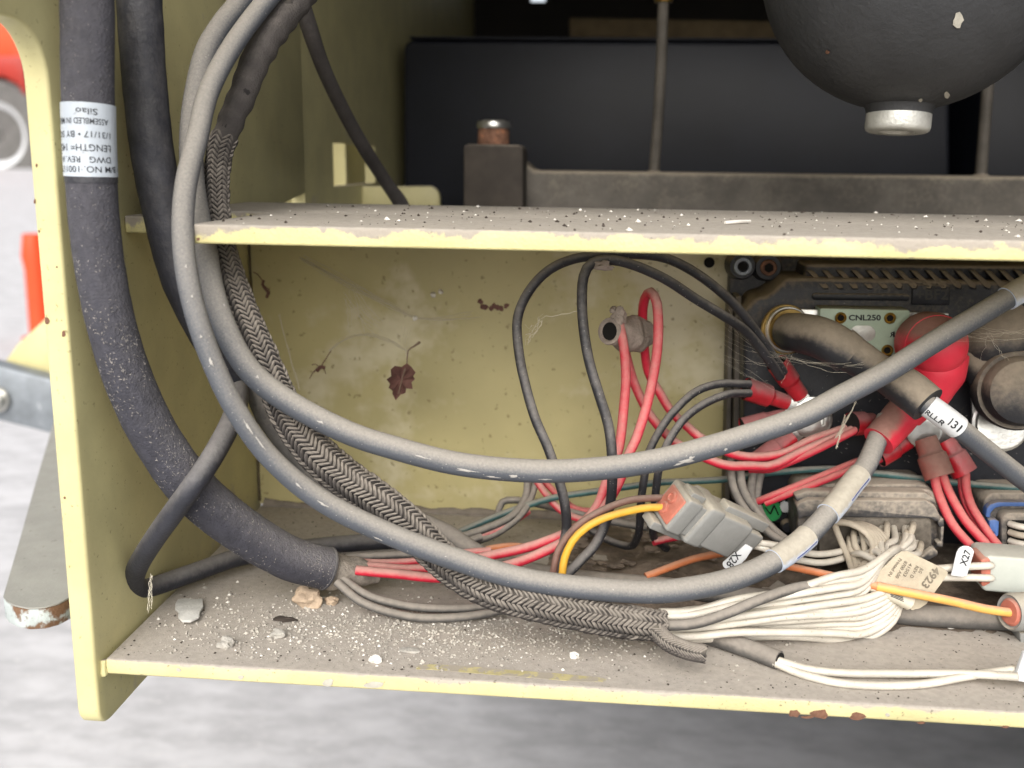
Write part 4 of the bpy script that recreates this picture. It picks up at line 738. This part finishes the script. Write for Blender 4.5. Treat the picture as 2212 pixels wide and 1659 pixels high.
mk('side_latch', join(prism(ppoly(c4, [(1165, 585), (1222, 575), (1226, 650), (1178, 655)], .084), (0, .004, 0), .0003), prism(ppoly(c4, [(1195, 650), (1226, 650), (1215, 840), (1160, 835), (1160, 800), (1195, 790)], .084), (0, .004, 0), .0003)), m_dconn, pl)
mk('lower_lip', prism(ppoly(c4, [(1000, 930), (1120, 850), (1170, 880), (1165, 920), (1090, 960), (1010, 965)], .083), (0, .006, 0), .0005), m_dconn, pl)
mk('left_frame', prism(ppoly(c3, [(1505, 440), (1560, 400), (1600, 430), (1600, 690), (1520, 690)], .0905), (0, .008, 0), .0006), m_dconn, pl)
for k, (x, y) in enumerate(((1545, 440), (1560, 610))): mk('frame_slot', prism(ppoly(c3, [(x-14, y-26), (x+16, y-26), (x+16, y+30), (x-14, y+30)], .0903), (0, .0005, 0)), m_hole, pl)
pb = thing('blue_trimmed_plug', 'black plug with blue trim and white wires at the right edge', 'connector', A(2180, 1200, .09))
mk('plug_body', prism(rr_poly(c4, 1590, 330, 2600, 900, 120, .096), (0, .02, 0), .001), m_dconn, pb)
mk('blue_trim', prism(ppoly(c4, [(1615, 560), (1625, 480), (1660, 440), (1730, 418), (2400, 418), (2400, 462), (1760, 462), (1700, 480), (1665, 520), (1655, 570)], .093), (0, .005, 0), .0005), m_bluec, pb)
mk('blue_clip', prism(ppoly(c4, [(1645, 590), (1700, 580), (1742, 600), (1735, 740), (1700, 745), (1690, 700), (1655, 680)], .0915), (0, .005, 0), .0005), m_bluec, pb)
mk('plug_rim', prism(rr_poly(c4, 1760, 520, 2600, 960, 90, .0905), (0, .006, 0), .0007), m_dconn, pb)
mk('plug_bay', prism(rr_poly(c4, 1815, 590, 2600, 880, 40, .0902), (0, .0008, 0)), m_hole, pb)
for yy in (640, 720, 800, 850): mk('wire', tube(P(c4, [(1840, yy-20, .0895), (1900, yy, .087), (2000, yy+15, .085), (2200, yy+10, .084)]), .0012, 10), m_wwht if yy != 720 else m_wwhg, pb)

# X28 connector
x28 = thing('grey_connector', 'grey two wire connector with salmon seal and white X28 tag', 'connector', A(1530, 1180, .05))
e0_, e1_ = A(*c3(330, 440), .041), A(*c3(1085, 775), .062)
ax = (e1_-e0_).normalized(); n0 = (CAM-e0_); n0 = (n0-ax*n0.dot(ax)).normalized(); s0 = ax.cross(n0)
an = RAD(24); nf = n0*math.cos(an)+s0*math.sin(an); sf = -n0*math.sin(an)+s0*math.cos(an)
if sf.dot(UP) < 0: sf = -sf
LL = (e1_-e0_).length
def seg(name, t0, t1, hu, hn, m, b=.0007, off=0, offn=0): return mk(name, obox(e0_+ax*(LL*(t0+t1)/2)+sf*off+nf*offn, ax, sf, nf, LL*(t1-t0)/2, hu*1.1, hn*1.1, b, 3), m, x28)
seg('seal', -.015, .05, .0047, .0044, m_seal, .0006)
seg('entry_collar', .0, .16, .0062, .0056, m_gconn, .001)
seg('neck', .14, .28, .0055, .005, m_gconn)
seg('flange', .22, .40, .0072, .0064, m_gconn, .0014)
seg('housing', .38, .76, .0064, .0060, m_gconn, .0012)
seg('nose', .74, .97, .0044, .0044, m_gconn, .0008)
seg('latch', .46, .98, .0018, .0022, m_gconn, .0005, .0072)
seg('latch_tab', -.06, .30, .0014, .003, m_gconn, .0005, -.0085, -.001)
seg('latch_bridge', .25, .55, .0016, .003, m_gconn, .0005, -.0078, -.001)
seg('wedge', .05, .2, .0012, .0026, m_gconn, .0004, .0070)
seal_c = e0_-ax*(LL*.016)
for k in (-1, 1): mk('seal_ring', lathe(seal_c+sf*.0022*k-nf*.0008, -ax, [(.0021, 0), (.0021, .0004), (.0014, .0006), (.0011, .0002)], 18), m_seal, x28)
tg = mk('tag', prism([A(*c3(x, y), .0545) for x, y in ((1015, 800), (1100, 850), (1040, 945), (965, 1025))+tuple(arc(885, 1000, 66, 50, 30, 200, 8))+((935, 880),)], (0, .0006, 0), .0001), m_white, x28)
flat_text('X28', c3, (940, 868), (848, 1000), 74, .0543, tg, m_ink, .015)
for f in (tg,): pass
# X27 connector with tag
x27 = thing('grey_connector', 'pale grey connector with white X27 tag at the right edge', 'connector', A(2170, 1290, .06))
mk('housing', prism([A(*c4(x, y), .062) for x, y in ((1600, 940), (1660, 922), (2500, 985), (2500, 1330), (1980, 1290), (1610, 1255), (1575, 1220))], (0, .014, 0), .0012, 3), m_gconn2, x27)
mk('seal', prism([A(*c4(x, y), .0612) for x, y in ((1570, 960), (1645, 940), (1668, 985), (1662, 1180), (1590, 1215), (1572, 1190))], (0, .011, 0), .0006), m_seal, x27)
for y0, y1 in ((1035, 1012), (1118, 1128)): mk('wire', tube(P(c4, [(980, y0+25, .064), (1150, y0+8, .062), (1400, (y0+y1)/2, .0605), (1640, y1, .0595), (1665, y1, .061)]), .0013, 12), m_wwht, x27)
tg = mk('tag', prism([A(*c4(x, y), .0575) for x, y in ((1290, 1105), (1345, 890))+tuple(arc(1428, 892, 78, 62, 190, 355, 8))+((1440, 1108), (1400, 1118))], (0, .0006, 0), .0001), m_white, x27)
flat_text('X27', c4, (1405, 1025), (1462, 880), 0, .0573, tg, m_ink) if False else flat_text('X27', c4, (1430, 1020), (1480, 880), 66, .0573, tg, m_ink, .015)
# round connector on the amber wire
rcn = thing('round_connector', 'round dark connector with salmon seal at the end of the amber wire', 'connector', A(2200, 1370, .045))
ro_ = A(*c4(1840, 1445), .046); rax = Vector((.93, .33, -.06)).normalized(); rrr = (A(*c4(1840, 1610), .046)-ro_).length
mk('shell', lathe(ro_, rax, [(rrr*.8, .0003), (rrr*.9, -.0003), (rrr, .0006), (rrr, .012), (rrr*.93, .0125), (rrr*.93, .03)], 32), m_gconn, rcn)
mk('seal', lathe(ro_, rax, [(rrr*.3, -.0006), (rrr*.62, -.0006), (rrr*.75, .0004), (rrr*.8, .0008)], 28), m_seal, rcn)
mk('mount_clip', prism([A(*c4(x, y), .046) for x, y in ((1930, 1640), (2500, 1640), (2500, 1760), (1940, 1740))], (0, .01, 0), .0006), m_gconn, rcn)

# ------------------------------------------------------------------ mud nest, leaf, webs, stones, grit
nest = thing('mud_nest', 'dry grey mud dauber nest tube stuck in the red wire loop', 'mud nest', A(1360, 760, .085))
n0_, n1_ = A(1320, 716, .078), A(1392, 722, .094)
pa = spline([n0_, n0_.lerp(n1_, .2), n0_.lerp(n1_, .55)+Vector((0, 0, -.0005)), n0_.lerp(n1_, .85), n1_], .0008, [.0043, .0050, .0062, .0064, .0052])
mk('mud_tube', sweep(pa[0], [r*(1+.02*math.sin(i*1.1)) for i, r in enumerate(pa[1])], 32, wob=.28), m_mud, nest)
na = (n1_-n0_).normalized()
mk('mouth_rim', lathe(n0_-na*.0008, -na, [(.0046, -.001), (.0049, 0), (.0047, .0006), (.0036, .0007), (.0031, .0)], 26, cap=False), m_mud, nest)
mk('mouth_hollow', lathe(n0_-na*.0006, -na, [(.0034, -.0002), (.0034, .0003)], 22), m_hole, nest)
mk('mud_collar', join(blob(A(1338, 684, .078), .0026, 3, .4, squash=(.95, .9, 1.3)), blob(A(1327, 672, .079), .0015, 2, .4)), m_mud, nest)
mk('mud_flake', blob(A(1302, 574, .062), .0028, 3, .5, squash=(1.3, .5, .55)), m_mud, label='mud flake stuck at the top of the inner black wire arch', cat='mud')
lf = thing('dry_leaf', 'curled brown dry leaf hanging in the cobweb before the back panel', 'leaf', A(865, 860, .11))
out = [(1165, 880), (1195, 905), (1222, 942), (1205, 965), (1218, 985), (1195, 1005), (1202, 1048), (1160, 1045), (1155, 1075), (1125, 1085), (1092, 1122), (1070, 1080), (1072, 1060), (1045, 1040), (1055, 1015), (1032, 985), (1062, 965), (1060, 920), (1085, 898), (1130, 905)]
cxm, cym = 1125, 990
V = []; Fc = []; K = 5
for k in range(K+1):
    for x, y in out:
        f = k/K; X, Y_ = cxm+(x-cxm)*f, cym+(y-cym)*f
        dep = .112-.004*f*f+.0022*math.sin(x*.09+y*.05)*f-.0015*abs(X-(1165-(Y_-880)*.35))/60
        V.append(A(*b2(X, Y_), dep))
n_ = len(out)
for k in range(K):
    for i in range(n_): j = (i+1) % n_; Fc.append((k*n_+i, k*n_+j, (k+1)*n_+j, (k+1)*n_+i))
bk = [v+Vector((0, .0003, 0)) for v in V]; Fb = [tuple(len(V)+i for i in reversed(f)) for f in Fc]
rim = [(K*n_+i, K*n_+(i+1) % n_, len(V)+K*n_+(i+1) % n_, len(V)+K*n_+i) for i in range(n_)]
mk('leaf_blade', (V+bk, Fc+Fb+rim), m_leaf, lf, smooth=50)
mk('leaf_stem', tube(P(b2, [(1110, 1080, .1075), (1140, 960, .1085), (1165, 880, .1095), (1172, 800, .112), (1210, 770, .114), (1250, 742, .116)]), [.00018, .00025, .0003, .00035, .0004, .0006], 6), m_stem, lf)
def web(strands, label, r=.00007, m=m_web):
    gs = []
    for pts in strands:
        gs.append(sweep(pts, r*random.uniform(.6, 1.4), 3, cap=False))
    return mk('cobweb', join(*gs), m, label=label, cat='cobweb', smooth=None)
def wline(a, b, sag=.002, n=9, j=.0004):
    pts = []
    for i in range(n+1):
        t = i/n; p = a.lerp(b, t)+Vector((random.uniform(-j, j), random.uniform(-j, j), -sag*4*t*(1-t)+random.uniform(-j, j))); pts.append(p)
    return pts
st = []
wa = lambda x, y, Y=.125: A(*b2(x, y), Y)
for i in range(14): st.append(wline(wa(480+random.uniform(-30, 30), 190+random.uniform(-25, 25), .135), wa(1215+random.uniform(-15, 15), 585, .118), random.uniform(-.001, .002)))
for i in range(8): st.append(wline(wa(1215, 585, .118), wa(1600+random.uniform(-60, 60), 560+random.uniform(-25, 25), .135), .001))
for i in range(8): st.append(wline(wa(660, 800, .125), wa(900+random.uniform(-60, 60), 690, .12), -.002)); 
for i in range(8): st.append(wline(wa(900+random.uniform(-60, 60), 690, .12), wa(1165, 800, .113), -.001))
for i in range(5): st.append(wline(wa(1165, 870, .11), wa(1150+random.uniform(-40, 40), 640, .118), .0005))
for i in range(12): st.append(wline(wa(780+random.uniform(-60, 60), 430+random.uniform(-60, 90), .127), wa(900+random.uniform(-180, 180), 680+random.uniform(-80, 30), .122), .001))
for i in range(5): st.append(wline(wa(330, 560, .14), wa(470+random.uniform(-20, 20), 1050, .12), .001))
web(st, 'fine cobweb spread over the back panel around the dry leaf', .00006)
st = []
hub = [(60, 740), (120, 660), (200, 620)]
for i in range(9): st.append(wline(A(*b4(random.uniform(-150, 60), random.uniform(380, 760)), .1), A(*b4(random.uniform(300, 520), random.uniform(700, 830)), .088), .002))
for i in range(7): st.append(wline(A(*b4(random.uniform(200, 480), random.uniform(690, 760)), .09), A(*b4(random.uniform(820, 1000), random.uniform(780, 860)), .068), .002))
for i in range(4): st.append(wline(A(*b4(random.uniform(-100, 480), random.uniform(640, 780)), .095), A(*b4(random.uniform(0, 700), random.uniform(900, 1050)), .092), .0005))
web(st, 'cobweb strung between the black arch wires and the black boot', .000035)
st = []
for i in range(8): st.append(wline(A(*b4(random.uniform(1480, 1800), random.uniform(540, 700)), .07), A(*b4(random.uniform(1850, 2080), random.uniform(490, 640)), .078), .001))
for i in range(3): st.append(wline(A(*b4(1800+random.uniform(-60, 60), 590), .076), A(*b4(random.uniform(1700, 1900), 780), .085), .0005))
web(st, 'cobweb stretched over the black boot at the right edge', .000035)
st = [wline(A(*b4(820+random.uniform(-8, 8), 1150+random.uniform(-20, 20)), .08), A(*b4(765+random.uniform(-4, 4), 1350), .083), .0003) for i in range(6)]+[wline(A(*b4(890, 1050), .075), A(*b4(770+random.uniform(-12, 12), 1280), .082), .0005) for i in range(5)]
web(st, 'small dusty web hanging below the upper cable by the red wires', .00009)
st = [wline(A(*b3(280+random.uniform(-10, 10), 600+random.uniform(-60, 80)), .07), A(*b3(390+random.uniform(-12, 12), 500+random.uniform(-30, 30)), .068), .001, 9, .0009) for i in range(7)]+[wline(A(*b3(400, 490), .068), A(*b3(620, 450), .06), .0005)]
web(st, 'tangled web scrap between the two black arches', .00007)
st = [wline(A(*c1(293+random.uniform(-4, 4), 700), .012), A(*c1(290+random.uniform(-12, 12), 900+random.uniform(-30, 40)), .008), .0004, 9, .0005) for i in range(5)]
web(st, 'wisp of white web at the left end of the lower shelf', .00005)
for x, y, r, lb in ((1218, 585, .0011, 'tiny pale pellet caught in the cobweb left of centre'), (1338, 432, .0012, 'white speck on the back panel, left of a pair'), (1385, 413, .0011, 'white speck on the back panel, right of a pair')):
    mk('pellet', blob(A(*b2(x, y), .118 if r == .0011 and x < 1300 else D-.0005), r, 2, .2), m_gritw, label=lb, cat='pellet')
bug = [(230, 340, .14), (222, 365, .139), (240, 395, .139), (258, 420, .139), (248, 452, .139)]
mk('dead_insect', join(tube(P(b2, bug), .0006, 6), tube(P(b2, [(225, 345, .139), (190, 300, .139), (160, 285, .139)]), .0002, 5), tube(P(b2, [(215, 360, .139), (265, 400, .1385), (268, 430, .139)]), .0002, 5)), m_leaf, label='dead insect on the back panel beside the braided sleeve', cat='insect')
mk('dead_insect', join(tube(P(b2, [(580, 930, .13), (600, 905, .129), (630, 910, .129)]), .0008, 6), *[tube(P(b2, [(600, 910, .129), (600+dx*.6, 910+dy*.5-14, .128), (600+dx, 910+dy, .13)]), .00018, 5) for dx, dy in ((-55, -20), (-40, 30), (35, 38), (-70, 70), (40, -60), (70, -110))]), m_leaf, label='dried insect husk dangling in the web left of the leaf', cat='insect')
mk('mud_trail', join(*[blob(A(*b2(x, y), D-.0003), .0011, 2, .4, squash=(1, .4, 1)) for x, y in ((1645, 475), (1660, 510), (1680, 515), (1715, 520), (1735, 505), (1755, 515), (1780, 520), (1815, 505))]), m_leaf, label='short dark trail of mud crumbs on the back panel', cat='mud')

def rock(px, py, r, m, lb, sq=(1, .8, .7), sub=3):
    p = Z(px, py, 0); mk('stone', blob(p+Vector((0, 0, r*sq[2]*.75)), r, sub, .35, squash=sq), m, label=lb, cat='stone', group='loose stones on the lower shelf', smooth=25)
rock(665, 1308, .0048, m_stone2, 'largest buff stone, just below the hose end', (1.1, .7, .75))
rock(715, 1305, .0022, m_stone2, 'small buff stone right of the largest one')
rock(489, 1398, .0027, m_stone, 'pale grey pebble near the front left of the lower shelf')
rock(600, 1376, .0022, m_stone, 'grey pebble in the middle of the grit patch'); rock(810, 1430, .0018, m_gritw, 'round white pebble near the scuffed front edge')
rock(885, 1408, .002, m_stone, 'flat grey chip among the grit below the sagging wires', (1.4, .8, .3)); rock(2052, 1356, .0018, m_gritw, 'pale pebble beside the dark cable at right'); rock(615, 1340, .0025, m_gritd, 'flat dark crumb in the grit patch', (1.6, .8, .25)); rock(1240, 1420, .0014, m_gritw, 'white pebble in front of the braided sleeve')
fp = [(440, 880), (455, 855), (500, 850), (560, 855), (600, 852), (605, 900), (585, 930), (580, 960), (530, 985), (480, 985), (455, 960), (458, 930), (438, 915)]
mk('paint_flake', prism([Z(*c1(x, y), .0012) for x, y in fp], (0, 0, .0009), .0003), mat('pale_flake', S(190, 189, 184), .8, mottle=.15, mscale=250, bump=.4), label='flat pale grey flake lying at the left of the lower shelf', cat='flake')
# grit
def grit(n, fn, name, m, label, r0, r1):
    V, Fc = [], []
    base = [Vector(v) for v in ((1, 0, 0), (-1, 0, 0), (0, 1, 0), (0, -1, 0), (0, 0, 1), (0, 0, -.6))]; tri = ((0, 2, 4), (2, 1, 4), (1, 3, 4), (3, 0, 4), (2, 0, 5), (1, 2, 5), (3, 1, 5), (0, 3, 5))
    for _ in range(n):
        p = fn()
        if p is None: continue
        r = r0+(r1-r0)*random.random()**3; a = random.random()*6.28; k = len(V)
        for b in base:
            q = Vector((b.x*math.cos(a)-b.y*math.sin(a), b.x*math.sin(a)+b.y*math.cos(a), b.z*.75))
            V.append(p+q*r*random.uniform(.65, 1.25)+Vector((0, 0, r*.3)))
        Fc += [tuple(k+i for i in t) for t in tri]
    mk(name, (V, Fc), m, label=label, cat='grit', kind='stuff', smooth=None)
def lower_pt():
    while True:
        px = random.gauss(900, 330); py = random.gauss(1365+.02*(px-900), 38)
        if 300 < px < 1750:
            p = Z(px, py, 0)
            if .004 < p.y < D-.002 and p.x > .004: return p
def lower_all():
    while True:
        p = Vector((random.uniform(.004, .36), .003+.14*random.random()**1.2, 0))
        return p
def upper_pt():
    return Vector((random.uniform(XS+.002, .42), .002+.142*random.random(), HU))
grit(3600, lower_pt, 'grit', m_grit, 'grey grit scattered over the lower shelf', .00018, .0009)
grit(650, lower_pt, 'white_grit', m_gritw, 'white grains among the grit on the lower shelf', .00018, .00075)
grit(1400, lower_all, 'dark_grit', m_gritd, 'dark crumbs scattered on the lower shelf', .00015, .0006)
grit(380, upper_pt, 'dark_grit', m_gritd, 'dark crumbs scattered on the upper shelf', .00025, .0009)
grit(130, upper_pt, 'white_grit', m_gritw, 'white crumbs scattered on the upper shelf', .0003, .0012)
mk('straw', tube([Z(1566, 481, HU+.0006), Z(1590, 479, HU+.0008), Z(1620, 478, HU+.0006)], .0005, 6), m_gritw, label='thin white sliver on the upper shelf under the tank', cat='sliver')
# dirt heap behind the cables
def heap():
    V, Fc = [], []; nx, ny = 90, 26
    for j in range(ny):
        for i in range(nx):
            x = .125+.20*i/(nx-1); y = .045+.1*j/(ny-1)
            e = math.sin(math.pi*i/(nx-1))*math.sin(math.pi*min(1, (j+.5)/ny))
            z = -.0004+.0065*e*(.45+.8*noise.noise(Vector((x, y, 0))*55))+.0016*e*noise.noise(Vector((x, y, 3))*260)
            V.append(Vector((x, y, z)))
    for j in range(ny-1):
        for i in range(nx-1): a = j*nx+i; Fc.append((a, a+1, a+nx+1, a+nx))
    return V, Fc
mk('dirt_heap', heap(), m_dirt, label='loose brown dirt heaped under the wires at the back of the shelf', cat='dirt', kind='stuff', smooth=70)
def debris():
    i = 0
    for _ in range(46):
        px, py = random.uniform(1240, 1560), random.uniform(1135, 1235); p = Z(px, py, .004)
        if p.y > D-.006: continue
        yield blob(p, random.uniform(.0008, .0026), 2, .5, squash=(1.4, .8, .45))
mk('dirt_clods', join(*list(debris())), m_dirt, label='clods of dirt and leaf scraps behind the yellow wire', cat='dirt', kind='stuff', smooth=25)
